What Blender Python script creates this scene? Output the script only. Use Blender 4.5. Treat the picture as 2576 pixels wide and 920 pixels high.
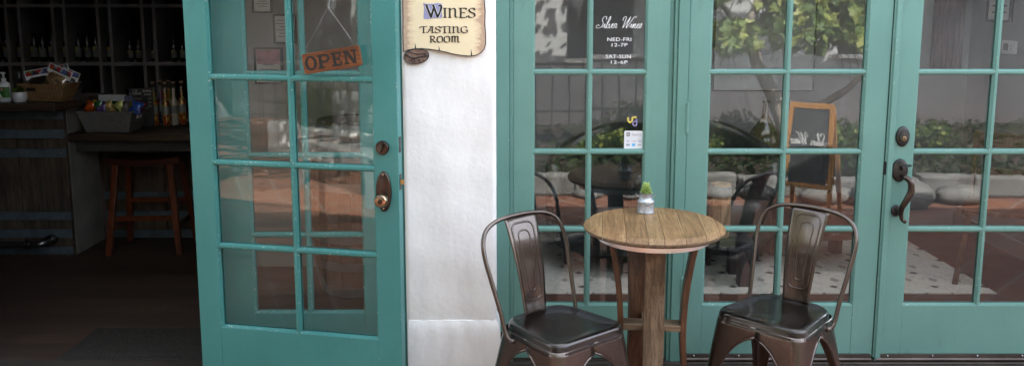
import bpy, bmesh, math, random
from math import sin, cos, pi, sqrt, radians as R
from mathutils import Vector, Matrix
random.seed(7)
C = bpy.context.scene.collection
SC = bpy.context.scene
for o in list(bpy.data.objects): bpy.data.objects.remove(o)

# ---------------------------------------------------------------- camera
F = 2150.0; PITCH = math.atan(315/2150); H = 1.65      # focal length in pixels of a 2576 px wide frame
cam = bpy.data.cameras.new('camera'); camo = bpy.data.objects.new('camera', cam); C.objects.link(camo)
cam.sensor_width = 36; cam.sensor_fit = 'HORIZONTAL'; cam.lens = F/2576*36
cam.shift_y = -(460-338)/2576; cam.clip_end = 300; cam.clip_start = .05
camo.location = (0, 0, H); camo.rotation_euler = (pi/2-PITCH, 0, 0)
SC.camera = camo
# ---------------------------------------------------------------- world, sun, exposure
SUN_EL, SUN_AZ = 50.0, 24.0         # azimuth: degrees east (+x) of the +y direction, i.e. behind the facade
w = bpy.data.worlds.new('World'); SC.world = w; w.use_nodes = True
nt = w.node_tree; bg = nt.nodes['Background']; sky = nt.nodes.new('ShaderNodeTexSky')
sky.sky_type = 'NISHITA'; sky.sun_disc = False; sky.sun_elevation = R(SUN_EL); sky.sun_rotation = R(SUN_AZ)
sky.air_density = 1.0; sky.dust_density = 2.5; sky.ozone_density = .6
hs_ = nt.nodes.new('ShaderNodeHueSaturation'); hs_.inputs['Saturation'].default_value = .48
nt.links.new(sky.outputs[0], hs_.inputs['Color']); nt.links.new(hs_.outputs[0], bg.inputs[0]); bg.inputs[1].default_value = .15
sl = bpy.data.lights.new('sun', 'SUN'); sl.energy = 3.4; sl.angle = R(.5); sl.color = (1, .95, .86)
so = bpy.data.objects.new('sun', sl); C.objects.link(so)
sd = Vector((sin(R(SUN_AZ))*cos(R(SUN_EL)), cos(R(SUN_AZ))*cos(R(SUN_EL)), sin(R(SUN_EL))))
so.rotation_euler = sd.to_track_quat('Z', 'Y').to_euler(); so.location = sd*30
SC.view_settings.view_transform = 'Standard'; SC.view_settings.look = 'None'
SC.view_settings.exposure = 3.3; SC.view_settings.gamma = 1
try:
    SC.cycles.use_denoising = True; SC.cycles.denoiser = 'OPENIMAGEDENOISE'
    SC.cycles.max_bounces = 12; SC.cycles.transparent_max_bounces = 24; SC.cycles.glossy_bounces = 5
    SC.cycles.sample_clamp_indirect = 6; SC.cycles.caustics_reflective = False; SC.cycles.caustics_refractive = False
except Exception: pass

# ---------------------------------------------------------------- pixel -> world helpers (build time only)
CP, SP = cos(PITCH), sin(PITCH)
def ray(px, py):
    u = (px-1288)/F; v = -(py-338)/F
    return Vector((u, CP+v*SP, v*CP-SP))
def at(px, py, Y):
    d = ray(px, py); return Vector((0, 0, H)) + d*(Y/d.y)
def floor_at(px, py, z=0.0):
    d = ray(px, py); return Vector((0, 0, H)) + d*((z-H)/d.z)

# ---------------------------------------------------------------- objects
def thing(name, label, cat, loc=(0, 0, 0), rz=0, group=None):
    o = bpy.data.objects.new(name, None); C.objects.link(o); o.empty_display_size = .05
    o.location = loc; o.rotation_euler = (0, 0, rz)
    o['label'] = label; o['category'] = cat; o['kind'] = 'thing'
    if group: o['group'] = group
    return o
def tag(o, label, cat, group=None):
    o['label'] = label; o['category'] = cat; o['kind'] = 'thing'
    if group: o['group'] = group
    return o
def struct(o): o['kind'] = 'structure'; return o
def dup(root, loc, rz=None, label=None):
    r = root.copy(); C.objects.link(r); r.location = loc
    if rz is not None: r.rotation_euler = (0, 0, rz)
    if label: r['label'] = label
    for ch in list(root.children):
        c = ch.copy(); C.objects.link(c); c.parent = r
        for g in list(ch.children):
            d = g.copy(); C.objects.link(d); d.parent = c
    return r

class MB:
    """collects shapes; build() links them as one mesh object"""
    def __init__(s): s.v = []; s.f = []; s.m = []; s.M = Matrix.Identity(4); s.mi = 0
    def add(s, vs, fs):
        n = len(s.v)
        s.v += [tuple(s.M @ Vector(v)) for v in vs]
        s.f += [tuple(i+n for i in f) for f in fs]; s.m += [s.mi]*len(fs); return s
    def box(s, x0, x1, y0, y1, z0, z1):
        return s.add([(x0,y0,z0),(x1,y0,z0),(x1,y1,z0),(x0,y1,z0),(x0,y0,z1),(x1,y0,z1),(x1,y1,z1),(x0,y1,z1)],
                     [(0,3,2,1),(4,5,6,7),(0,1,5,4),(1,2,6,5),(2,3,7,6),(3,0,4,7)])
    def loft(s, rings, closed=True, cap0=True, cap1=True):
        n = len(rings[0]); vs = [p for r in rings for p in r]; fs = []
        for i in range(len(rings)-1):
            for j in range(n if closed else n-1):
                k = (j+1) % n
                fs.append((i*n+j, i*n+k, (i+1)*n+k, (i+1)*n+j))
        if cap0: fs.append(tuple(reversed(range(n))))
        if cap1: fs.append(tuple(range((len(rings)-1)*n, len(rings)*n)))
        return s.add(vs, fs)
    def lathe(s, prof, seg=24, c=(0, 0, 0), cap0=True, cap1=True, sx=1, sy=1):
        return s.loft([[(c[0]+r*sx*cos(2*pi*j/seg), c[1]+r*sy*sin(2*pi*j/seg), c[2]+z) for j in range(seg)] for r, z in prof], True, cap0, cap1)
    def tube(s, pts, r, seg=8, closed=False, taper=None):
        pts = [Vector(p) for p in pts]; n = len(pts); rings = []
        prev = None
        for i, p in enumerate(pts):
            if closed: t = pts[(i+1) % n]-pts[i-1]
            else: t = pts[min(i+1, n-1)]-pts[max(i-1, 0)]
            t.normalize()
            if prev is None:
                a = Vector((0, 0, 1)) if abs(t.z) < .9 else Vector((1, 0, 0))
                u = t.cross(a).normalized()
            else:
                u = prev-t*prev.dot(t)
                u = u.normalized() if u.length > 1e-6 else t.cross(Vector((0, 0, 1))).normalized()
            prev = u; vv = t.cross(u)
            rr = (r[i] if isinstance(r, (list, tuple)) else r)
            rings.append([tuple(p+(u*cos(2*pi*j/seg)+vv*sin(2*pi*j/seg))*rr) for j in range(seg)])
        if closed: rings.append(rings[0]); return s.loft(rings, True, False, False)
        return s.loft(rings)
    def prism(s, poly, y0, y1):            # polygon in x,z extruded along y
        n = len(poly)
        return s.add([(x, y0, z) for x, z in poly]+[(x, y1, z) for x, z in poly],
                     [tuple(range(n)), tuple(reversed(range(n, 2*n)))]+[(j, n+j, n+(j+1) % n, (j+1) % n) for j in range(n)])
    def ball(s, c, r, seg=10, sx=1, sy=1, sz=1):
        pr = [(max(r*sin(pi*i/seg), r*.02), -r*cos(pi*i/seg)*sz) for i in range(seg+1)]
        return s.lathe(pr, seg*2 if seg < 10 else seg+6, c, sx=sx, sy=sy)
    def build(s, name, mats, parent=None, smooth=False, bevel=0, solid=0, subsurf=0, loc=None):
        me = bpy.data.meshes.new(name); me.from_pydata(s.v, [], s.f); me.validate()
        if not isinstance(mats, (list, tuple)): mats = [mats]
        for m in mats: me.materials.append(m)
        for p, i in zip(me.polygons, s.m): p.material_index = i
        bm = bmesh.new(); bm.from_mesh(me); bmesh.ops.recalc_face_normals(bm, faces=bm.faces); bm.to_mesh(me); bm.free()
        if smooth:
            for p in me.polygons: p.use_smooth = True
            if smooth != 'all':
                me.set_sharp_from_angle(angle=R(42))
        o = bpy.data.objects.new(name, me); C.objects.link(o)
        if parent is not None: o.parent = parent
        if loc is not None: o.location = loc
        if solid:
            m = o.modifiers.new('solid', 'SOLIDIFY'); m.thickness = solid; m.offset = 0
        if bevel:
            m = o.modifiers.new('bevel', 'BEVEL'); m.width = bevel; m.segments = 2; m.limit_method = 'ANGLE'; m.angle_limit = R(40)
        if subsurf:
            m = o.modifiers.new('sub', 'SUBSURF'); m.levels = subsurf; m.render_levels = subsurf
        return o

def spline(pts, n=6, closed=False):
    pts = [Vector(p) for p in pts]; out = []; N = len(pts)
    for i in range(N if closed else N-1):
        p0 = pts[(i-1) % N] if (closed or i) else pts[0]*2-pts[1]
        p1 = pts[i]; p2 = pts[(i+1) % N]
        p3 = pts[(i+2) % N] if (closed or i < N-2) else p2*2-p1
        for k in range(n):
            t = k/n
            out.append(.5*((2*p1)+(p2-p0)*t+(2*p0-5*p1+4*p2-p3)*t*t+(3*p1-p0-3*p2+p3)*t**3))
    if not closed: out.append(pts[-1])
    return out

# ---------------------------------------------------------------- materials
def mat(name): 
    m = bpy.data.materials.new(name); m.use_nodes = True
    return m, m.node_tree, m.node_tree.nodes['Principled BSDF']
def N(t, kind, **kw):
    n = t.nodes.new('ShaderNode'+kind)
    for k, v in kw.items():
        if k.startswith('i_'):
            key = k[2:]; key = int(key) if key.isdigit() else key.replace('_', ' ')
            n.inputs[key].default_value = v
        else: setattr(n, k, v)
    return n
def L(t, a, b): t.links.new(a, b)
def coords(t, scale=(1, 1, 1), rot=(0, 0, 0), kind='Object'):
    tc = N(t, 'TexCoord'); mp = N(t, 'Mapping'); L(t, tc.outputs[kind], mp.inputs[0])
    mp.inputs['Scale'].default_value = scale; mp.inputs['Rotation'].default_value = rot
    return mp.outputs[0]
def ramp(t, src, stops):
    r = N(t, 'ValToRGB'); L(t, src, r.inputs[0]); e = r.color_ramp.elements
    while len(e) < len(stops): e.new(.5)
    for q, (p, c) in zip(e, stops): q.position = p; q.color = (c+(1,)) if len(c) == 3 else c
    return r.outputs[0]
def noise(t, vec, scale, detail=4, rough=.55, dist=0):
    n = N(t, 'TexNoise'); L(t, vec, n.inputs['Vector']); n.inputs['Scale'].default_value = scale
    n.inputs['Detail'].default_value = detail; n.inputs['Roughness'].default_value = rough; n.inputs['Distortion'].default_value = dist
    return n.outputs[0]
def mixc(t, fac, a, b, mode='MIX'):
    m = N(t, 'Mix', data_type='RGBA', blend_type=mode)
    for i, s in ((6, a), (7, b)):
        if isinstance(s, tuple): m.inputs[i].default_value = s+(1,) if len(s) == 3 else s
        else: L(t, s, m.inputs[i])
    if isinstance(fac, (int, float)): m.inputs[0].default_value = fac
    else: L(t, fac, m.inputs[0])
    return m.outputs[2]
def bump(t, bs, src, strength=.3, dist=.002):
    b = N(t, 'Bump'); b.inputs['Strength'].default_value = strength; b.inputs['Distance'].default_value = dist
    L(t, src, b.inputs['Height']); L(t, b.outputs[0], bs.inputs['Normal'])
def mathn(t, op, a, b=None, c=None):
    m = N(t, 'Math', operation=op)
    for i, s in enumerate((a, b, c)):
        if s is None: continue
        if isinstance(s, (int, float)): m.inputs[i].default_value = s
        else: L(t, s, m.inputs[i])
    return m.outputs[0]

def paint(name, col, col2, rough=.38, chips=.0, stretch=(30, 30, 1.2), chipcol=(.62, .64, .6)):
    m, t, b = mat(name); v = coords(t)
    c = mixc(t, ramp(t, noise(t, v, 2.2, 5), [(.35, (0,)*3), (.68, (1,)*3)]), col, col2)
    st = coords(t, stretch)
    c = mixc(t, mathn(t, 'MULTIPLY', noise(t, st, 4, 4, .65), .30), c, tuple(x*.6 for x in col))
    sm_ = ramp(t, noise(t, coords(t, (1.6, 1.6, .8)), 6.5, 6, .72), [(.60, (0,)*3), (.72, (.30,)*3)])
    c = mixc(t, sm_, c, tuple(x*.45+.02 for x in col))
    if chips:
        n1 = noise(t, v, 95, 3, .6); n2 = noise(t, v, 9, 3)
        geo = N(t, 'NewGeometry'); bev = N(t, 'Bevel', samples=4); bev.inputs[0].default_value = .006
        dt = N(t, 'VectorMath', operation='DOT_PRODUCT'); L(t, geo.outputs['Normal'], dt.inputs[0]); L(t, bev.outputs[0], dt.inputs[1])
        edge = mathn(t, 'SUBTRACT', 1.0, dt.outputs['Value'])
        e = mathn(t, 'MULTIPLY', mathn(t, 'MINIMUM', mathn(t, 'MULTIPLY', edge, 3.0), .16), 1.0)
        s = mathn(t, 'ADD', mathn(t, 'ADD', n1, e), mathn(t, 'MULTIPLY', n2, .25))
        f = ramp(t, s, [(chips, (0,)*3), (chips+.012, (1,)*3)])
        c = mixc(t, f, c, chipcol)
    L(t, c, b.inputs['Base Color']); b.inputs['Roughness'].default_value = rough
    h = mathn(t, 'ADD', noise(t, st, 3, 3), mathn(t, 'MULTIPLY', noise(t, v, 60, 2), .4))
    bump(t, b, h, .25, .0015)
    rr = N(t, 'MapRange'); L(t, noise(t, v, 7, 4), rr.inputs[0]); rr.inputs[3].default_value = rough-.07; rr.inputs[4].default_value = rough+.16
    L(t, rr.outputs[0], b.inputs['Roughness'])
    return m
TEAL = paint('teal_paint', (.128, .275, .232), (.155, .32, .27), .42, chips=.955)
TEAL_OLD = paint('worn_teal_paint', (.042, .212, .202), (.062, .255, .24), .36, chips=.935)
TEAL_JAMB = paint('teal_jamb_paint', (.110, .250, .210), (.136, .29, .245), .42, chips=.965)

def wood(name, c1, c2, c3=None, grain=(26, 26, 1.6), rough=.55, bumps=.3, coat=0, scale=1.0, spec=.4):
    m, t, b = mat(name); v = coords(t, tuple(g*scale for g in grain))
    n1 = noise(t, v, 1.0, 8, .62, .35); n2 = noise(t, coords(t, tuple(g*scale*5 for g in grain)), 1.0, 4, .7)
    c = ramp(t, n1, [(.3, c1), (.52, c2), (.72, c3 or c2)])
    c = mixc(t, ramp(t, n2, [(.42, (0,)*3), (.62, (.6,)*3)]), c, tuple(x*.45 for x in c1))
    c = mixc(t, ramp(t, noise(t, coords(t), 5.5, 5, .65), [(.45, (0,)*3), (.72, (.55,)*3)]), c, tuple(x*.6 for x in c1))
    L(t, c, b.inputs['Base Color']); b.inputs['Roughness'].default_value = rough
    b.inputs['Specular IOR Level'].default_value = spec
    b.inputs['Coat Weight'].default_value = coat; b.inputs['Coat Roughness'].default_value = .2
    bump(t, b, mathn(t, 'ADD', n1, mathn(t, 'MULTIPLY', n2, .6)), bumps, .002)
    return m
G_Y = (26, 1.6, 26); G_X = (1.6, 26, 26); G_Z = (26, 26, 1.6)
OAK_A = wood('oak_barrel_head', (.175, .092, .034), (.30, .175, .074), (.39, .25, .115), G_Y, .5, .35)
OAK_B = wood('oak_barrel_head_pale', (.20, .112, .046), (.33, .205, .092), (.42, .28, .135), (34, 2.2, 34), .5, .4)
OAK_C = wood('oak_barrel_head_dark', (.145, .075, .028), (.255, .148, .061), (.33, .21, .096), (22, 1.2, 22), .5, .35)
OAK_EDGE = wood('oak_weathered_edge', (.12, .078, .045), (.20, .14, .088), (.28, .20, .13), (14, 14, 30), .65, .4)
STAVE = wood('barrel_stave', (.065, .042, .025), (.17, .115, .07), (.26, .185, .12), G_Z, .6, .5)
STAVE_RED = wood('red_barrel_stave', (.045, .018, .008), (.12, .05, .022), (.19, .10, .05), G_Z, .42, .4, coat=.15)
STAVE_H = wood('barrel_stave_stretcher', (.13, .08, .045), (.26, .18, .11), (.33, .24, .15), G_X, .6, .4)
DARKWOOD = wood('dark_counter_wood', (.030, .018, .011), (.075, .045, .028), (.12, .07, .04), G_X, .5, .4)
DARKSTAVE = wood('dark_counter_stave', (.045, .035, .027), (.11, .082, .060), (.18, .135, .098), G_Z, .6, .4)
STOOLWOOD = wood('cherry_stool_wood', (.09, .020, .007), (.17, .040, .013), (.24, .065, .02), G_Z, .35, .15, coat=.3)
STOOLSEAT = wood('dark_red_stool_seat', (.035, .008, .005), (.065, .016, .009), (.09, .024, .012), G_X, .3, .15, coat=.4)
SIGNWOOD = wood('open_sign_wood', (.10, .030, .010), (.20, .066, .020), (.27, .10, .034), G_X, .38, .3, coat=.25)
PINE = wood('pine_frame', (.45, .20, .05), (.62, .30, .08), (.70, .38, .12), G_Z, .45, .2)
GREYWOOD = wood('grey_bench_wood', (.20, .20, .20), (.34, .34, .34), (.42, .42, .41), G_X, .7, .3)
BROWNWOOD = wood('brown_furniture_wood', (.05, .022, .012), (.10, .045, .025), (.15, .07, .04), G_Z, .4, .2)

def plain(name, col, rough=.5, metal=0, coat=0, nscale=20, var=.15, bumps=0, spec=.5, trans=0):
    m, t, b = mat(name); v = coords(t); n = noise(t, v, nscale, 4)
    c = mixc(t, ramp(t, n, [(.3, (0,)*3), (.7, (1,)*3)]), tuple(x*(1-var) for x in col), tuple(min(1, x*(1+var)) for x in col))
    L(t, c, b.inputs['Base Color']); b.inputs['Roughness'].default_value = rough; b.inputs['Metallic'].default_value = metal
    b.inputs['Coat Weight'].default_value = coat; b.inputs['Specular IOR Level'].default_value = spec
    b.inputs['Transmission Weight'].default_value = trans
    if bumps: bump(t, b, n, bumps, .002)
    return m
def chair_metal(name='bronze_chair_enamel', ca=(.060, .042, .033), cb=(.105, .076, .060), cs=(.13, .105, .09)):
    m, t, b = mat(name); v = coords(t)
    n = noise(t, v, 420, 2, .7); n2 = noise(t, v, 5, 4)
    c = mixc(t, ramp(t, n2, [(.35, (0,)*3), (.7, (1,)*3)]), ca, cb)
    c = mixc(t, ramp(t, n, [(.5, (0,)*3), (.66, (1,)*3)]), c, cs)
    L(t, c, b.inputs['Base Color']); b.inputs['Metallic'].default_value = .92
    rr = N(t, 'MapRange'); L(t, noise(t, v, 14, 5), rr.inputs[0]); rr.inputs[3].default_value = .23; rr.inputs[4].default_value = .38
    L(t, rr.outputs[0], b.inputs['Roughness'])
    b.inputs['Coat Weight'].default_value = .8; b.inputs['Coat Roughness'].default_value = .11
    bump(t, b, n, .12, .0006); return m
CHAIR = chair_metal(); SEATM = chair_metal('dark_seat_enamel', (.014, .011, .010), (.028, .022, .019), (.05, .04, .035))  # seats use a darker copy of the chair enamel
DARK = plain('near_black', (.008, .008, .008), .6)
BOLT = plain('steel_bolt', (.55, .55, .55), .25, 1)
BRONZE = plain('oil_rubbed_bronze', (.060, .042, .033), .28, .85, .3, 14, .5)
BRONZE_OLD = plain('aged_bronze', (.055, .052, .050), .42, .8, .1, 30, .55, .2)
BRASS = plain('brass', (.55, .40, .18), .3, 1)
NICKEL = plain('worn_brass_knob', (.33, .25, .17), .2, 1, 0, 10, .3)
GALV = plain('galvanised_steel', (.46, .49, .52), .42, .75, 0, 60, .22, .15)
GALVTXT = plain('white_relief_paint', (.75, .78, .8), .6)
BAND = plain('galvanised_hoop', (.78, .75, .73), .33, .9, 0, 8, .06)
STEELBAND = plain('blue_grey_steel_band', (.12, .155, .19), .5, .35, 0, 12, .25)
BLACKPIPE = plain('black_iron_pipe', (.035, .035, .037), .35, .4)
CHROME = plain('bright_fitting', (.20, .20, .20), .3, 1)
ALU = plain('dark_bronze_sill', (.12, .098, .086), .38, .75, 0, 8, .25, .1)
BLACKTXT = plain('black_sign_paint', (.012, .011, .010), .5)
WHITETXT = plain('white_vinyl', (.86, .86, .86), .5)
PAPER = plain('white_paper', (.74, .74, .76), .7, var=.05)
GREYPAPER = plain('grey_print', (.30, .30, .32), .7)
PINKPAPER = plain('pink_print', (.52, .20, .27), .7, nscale=14, var=.5)
BLACKFRAME = plain('black_picture_frame', (.015, .015, .017), .4)
FRAMEART = plain('pale_print', (.30, .31, .32), .6, nscale=2, var=.15)
REDCLOTH = plain('dark_red_cloth', (.055, .010, .010), .8, nscale=6, var=.3)
INTWALL = plain('lounge_wall_paint', (.23, .23, .24), .7, nscale=1.5, var=.05, bumps=.1)
SHOPWALL = plain('shop_wall_paint', (.30, .30, .30), .8, nscale=1.5, var=.08)
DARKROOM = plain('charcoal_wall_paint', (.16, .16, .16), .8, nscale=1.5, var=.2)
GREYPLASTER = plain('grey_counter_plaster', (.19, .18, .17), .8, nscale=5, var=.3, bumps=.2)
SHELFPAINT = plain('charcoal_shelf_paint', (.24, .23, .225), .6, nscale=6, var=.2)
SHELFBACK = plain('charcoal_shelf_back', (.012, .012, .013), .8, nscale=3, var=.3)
LEATHER = plain('black_green_leather', (.010, .014, .012), .32, 0, .15, 50, .3, .2)
BROWNLEATHER = plain('brown_leather', (.10, .035, .022), .45, 0, .1, 40, .3, .2)
PLASTIC_W = plain('white_plastic', (.70, .71, .73), .35, var=.03)
CERAMIC = plain('white_ceramic', (.66, .66, .70), .3, 0, .4, 9, .08)
GREENLABEL = plain('green_label', (.05, .20, .03), .5, var=.2)
REDLABEL = plain('red_label', (.45, .03, .02), .5)
WINEGLASS = plain('dark_wine_glass', (.006, .008, .007), .08, 0, 1, spec=.8)
LABELM = plain('grey_green_wine_label', (.20, .23, .215), .6, nscale=30, var=.12)
GOLD = plain('gold_label_print', (.42, .33, .07), .5, nscale=60, var=.4)
CORK = plain('cork', (.36, .22, .13), .8)
SALT = plain('pink_salt', (.66, .55, .52), .7, nscale=260, var=.35)
STONE = plain('pale_boulder', (.17, .167, .16), .85, nscale=6, var=.3, bumps=.8)
SOIL = plain('dark_soil', (.05, .035, .025), .95, nscale=20, var=.4, bumps=.6)
BARK = plain('vine_bark', (.38, .33, .28), .9, nscale=25, var=.45, bumps=.9)
DARKBARK = plain('dark_bark', (.07, .06, .05), .9, nscale=25, var=.4, bumps=.9)
CHALK = plain('chalkboard', (.045, .047, .05), .7, nscale=5, var=.25)
CHALKTXT = plain('white_chalk', (.75, .75, .75), .9)
SHUTTER = plain('dark_shutter_paint', (.028, .03, .036), .5)
IRON = plain('black_iron', (.012, .012, .013), .45, .3)
TERRAPOT = plain('terracotta_pot', (.38, .16, .08), .8, nscale=15, var=.2)
CANVAS = plain('grey_awning_canvas', (.22, .23, .25), .9)
PARCH_EDGE = plain('curled_parchment_back', (.20, .12, .085), .7, nscale=45, var=.75)
LILAC = plain('lilac_initial_paint', (.33, .33, .52), .6, nscale=8, var=.08)
YELLOWV = plain('yellow_vinyl', (.70, .55, .12), .5); PURPLEV = plain('purple_vinyl', (.27, .23, .42), .5)
BLUEV = plain('blue_card', (.10, .42, .75), .5)
DEMIJOHN = plain('olive_glass', (.075, .062, .018), .15, 0, .8, nscale=3, var=.4)
ROPE = plain('clear_line', (.75, .77, .78), .3)

def stucco():
    m, t, b = mat('white_stucco'); v = coords(t)
    n1 = noise(t, v, 3, 6); n2 = noise(t, v, 42, 5, .62); n3 = noise(t, coords(t, (3, 3, 1)), 2.4, 6, .7)
    c = mixc(t, ramp(t, n3, [(.46, (0,)*3), (.74, (1,)*3)]), (.92, .915, .885), (.79, .785, .76))
    c = mixc(t, ramp(t, noise(t, v, 26, 5, .7), [(.69, (0,)*3), (.73, (.55,)*3)]), c, (.55, .55, .56))
    L(t, c, b.inputs['Base Color']); b.inputs['Roughness'].default_value = .85
    bump(t, b, mathn(t, 'ADD', mathn(t, 'MULTIPLY', n1, 3), n2), .42, .0045); return m
STUCCO = stucco()
SHADEWHITE = plain('shaded_courtyard_white', (.46, .47, .48), .9, nscale=2.2, var=.22, bumps=.4)  # white courtyard wall colour darkened to stand in for its shade

def glass(name, tint=(.95, .97, .965), boost=.008, dirt=.005):
    m, t, b = mat(name); t.nodes.remove(b); out = t.nodes['Material Output']
    tr = N(t, 'BsdfTransparent'); tr.inputs[0].default_value = tint+(1,)
    gl = N(t, 'BsdfGlossy'); gl.inputs['Roughness'].default_value = .0; gl.inputs[0].default_value = (1, 1, 1, 1)
    geo = N(t, 'NewGeometry'); ior = N(t, 'Mix', data_type='FLOAT'); ior.inputs[2].default_value = 1.52; ior.inputs[3].default_value = 1/1.52
    L(t, geo.outputs['Backfacing'], ior.inputs[0])
    fr = N(t, 'Fresnel'); L(t, ior.outputs[0], fr.inputs[0])
    f = mathn(t, 'ADD', fr.outputs[0], boost)
    v = coords(t); bp = N(t, 'Bump'); bp.inputs['Strength'].default_value = .05; bp.inputs['Distance'].default_value = .004
    L(t, noise(t, coords(t, (1, 1, 1)), 4.2, 2), bp.inputs['Height']); L(t, bp.outputs[0], gl.inputs['Normal'])
    mx = N(t, 'MixShader'); L(t, f, mx.inputs[0]); L(t, tr.outputs[0], mx.inputs[1]); L(t, gl.outputs[0], mx.inputs[2])
    df = N(t, 'BsdfDiffuse'); df.inputs[0].default_value = (.75, .76, .78, 1)
    sp = ramp(t, noise(t, v, 190, 2, .5), [(.765, (dirt*.35,)*3), (.79, (.42,)*3)])
    sm = mathn(t, 'MULTIPLY', noise(t, coords(t, (2, 2, .7)), 2.6, 6, .7), dirt)
    m2 = N(t, 'MixShader'); L(t, mathn(t, 'ADD', sp, sm), m2.inputs[0]); L(t, mx.outputs[0], m2.inputs[1]); L(t, df.outputs[0], m2.inputs[2])
    L(t, m2.outputs[0], out.inputs[0]); return m
GLASS = glass('window_glass'); GLASS_TEAL = glass('door_glass', (.95, .975, .965), -.004, .003)
CLEAR = glass('clear_plastic', (.95, .96, .96), .05, .0)
CLEARBOTTLE = glass('clear_bottle_glass', (.86, .90, .88), .03, .0)

def tiles():
    m, t, b = mat('terracotta_tiles'); v = coords(t, rot=(0, 0, R(45)))
    br = N(t, 'TexBrick'); L(t, v, br.inputs['Vector']); br.offset = 0; br.squash = 1
    br.inputs['Scale'].default_value = 1; br.inputs['Brick Width'].default_value = .31; br.inputs['Row Height'].default_value = .31
    br.inputs['Mortar Size'].default_value = .008; br.inputs['Mortar Smooth'].default_value = .3; br.inputs['Bias'].default_value = 0
    br.inputs['Color1'].default_value = (.15, .062, .039, 1); br.inputs['Color2'].default_value = (.235, .098, .058, 1); br.inputs['Mortar'].default_value = (.28, .25, .22, 1)
    n = noise(t, coords(t), 9, 6, .65)
    c = mixc(t, ramp(t, n, [(.4, (0,)*3), (.75, (.7,)*3)]), br.outputs[0], (.17, .075, .05))
    L(t, c, b.inputs['Base Color']); b.inputs['Roughness'].default_value = .6
    bump(t, b, mathn(t, 'SUBTRACT', n, br.outputs['Fac']), .35, .003); return m
TILES = tiles()
def planks(name, c1, c2, w_=.12, rough=.35, ax='X', spec=.5, scr=0):
    m, t, b = mat(name); v = coords(t, rot=(0, 0, 0 if ax == 'X' else R(90)))
    br = N(t, 'TexBrick'); L(t, v, br.inputs['Vector']); br.offset = .37
    br.inputs['Scale'].default_value = 1; br.inputs['Brick Width'].default_value = 1.4; br.inputs['Row Height'].default_value = w_
    br.inputs['Mortar Size'].default_value = .002; br.inputs['Color1'].default_value = c1+(1,); br.inputs['Color2'].default_value = c2+(1,)
    br.inputs['Mortar'].default_value = tuple(x*.25 for x in c1)+(1,)
    g = noise(t, coords(t, (1.2, 22, 1) if ax == 'X' else (22, 1.2, 1)), 3, 6, .65)
    c = mixc(t, ramp(t, g, [(.3, (.75,)*3), (.7, (0,)*3)]), br.outputs[0], tuple(x*.4 for x in c1))
    if scr:
        s = noise(t, coords(t, (2, 30, 1), rot=(0, 0, R(50))), 7, 2, .5)
        c = mixc(t, ramp(t, s, [(.74, (0,)*3), (.78, (.35,)*3)]), c, (.15, .12, .10))
    L(t, c, b.inputs['Base Color']); b.inputs['Specular IOR Level'].default_value = spec
    rr = N(t, 'MapRange'); L(t, g, rr.inputs[0]); rr.inputs[3].default_value = rough-.08; rr.inputs[4].default_value = rough+.2
    L(t, rr.outputs[0], b.inputs['Roughness'])
    bump(t, b, mathn(t, 'SUBTRACT', g, mathn(t, 'MULTIPLY', br.outputs['Fac'], 2)), .2, .0015); return m
SHOPFLOOR = planks('dark_shop_floorboards', (.050, .031, .023), (.092, .056, .040), .14, .5, 'X', .3, 1)
LOUNGEFLOOR = planks('red_brown_floorboards', (.085, .030, .018), (.125, .048, .028), .11, .36)
def rugmat():
    m, t, b = mat('beige_patterned_rug'); v = coords(t)
    sep = N(t, 'SeparateXYZ'); L(t, v, sep.inputs[0])
    def cell(s, per, off): return mathn(t, 'SUBTRACT', mathn(t, 'FRACT', mathn(t, 'ADD', mathn(t, 'DIVIDE', s, per), off)), .5)
    n = noise(t, v, 11, 5, .65)
    ax = mathn(t, 'ABSOLUTE', cell(sep.outputs[0], .30, .1)); ay = mathn(t, 'ABSOLUTE', cell(sep.outputs[1], .27, .3))
    d = mathn(t, 'ADD', mathn(t, 'ADD', ax, ay), mathn(t, 'MULTIPLY', n, .12))
    dia = ramp(t, d, [(.14, (1,)*3), (.18, (0,)*3), (.22, (.0,)*3)])
    ax2 = mathn(t, 'ABSOLUTE', cell(sep.outputs[0], .15, .35)); ay2 = mathn(t, 'ABSOLUTE', cell(sep.outputs[1], .27, .82))
    d2 = mathn(t, 'ADD', mathn(t, 'ADD', ax2, ay2), mathn(t, 'MULTIPLY', n, .35))
    fl = ramp(t, d2, [(.30, (.75,)*3), (.36, (0,)*3)])
    sw = ramp(t, noise(t, v, 9, 4, .6, 1.5), [(.50, (0,)*3), (.54, (.6,)*3), (.60, (.0,)*3)])
    c = mixc(t, sw, (.70, .64, .54), (.42, .385, .32))
    c = mixc(t, fl, c, (.20, .165, .13)); c = mixc(t, dia, c, (.06, .04, .038))
    c = mixc(t, mathn(t, 'MULTIPLY', noise(t, v, 160, 2), .4), c, (.25, .23, .2))
    L(t, c, b.inputs['Base Color']); b.inputs['Roughness'].default_value = .95
    bump(t, b, noise(t, v, 300, 2), .4, .003); return m
RUG = rugmat()
def matmat():
    m, t, b = mat('ribbed_grey_carpet'); v = coords(t)
    wv = N(t, 'TexWave', wave_type='BANDS', bands_direction='Y'); L(t, v, wv.inputs['Vector']); wv.inputs['Scale'].default_value = 22; wv.inputs['Distortion'].default_value = 1.0
    n = noise(t, v, 220, 3)
    c = mixc(t, wv.outputs['Fac'], (.014, .0115, .010), (.036, .030, .026)); c = mixc(t, ramp(t, n, [(.60, (0,)*3), (.64, (.7,)*3)]), c, (.20, .19, .18))
    L(t, c, b.inputs['Base Color']); b.inputs['Roughness'].default_value = 1; b.inputs['Specular IOR Level'].default_value = .1; bump(t, b, wv.outputs['Fac'], .6, .004); return m
CARPET = matmat()
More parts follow.
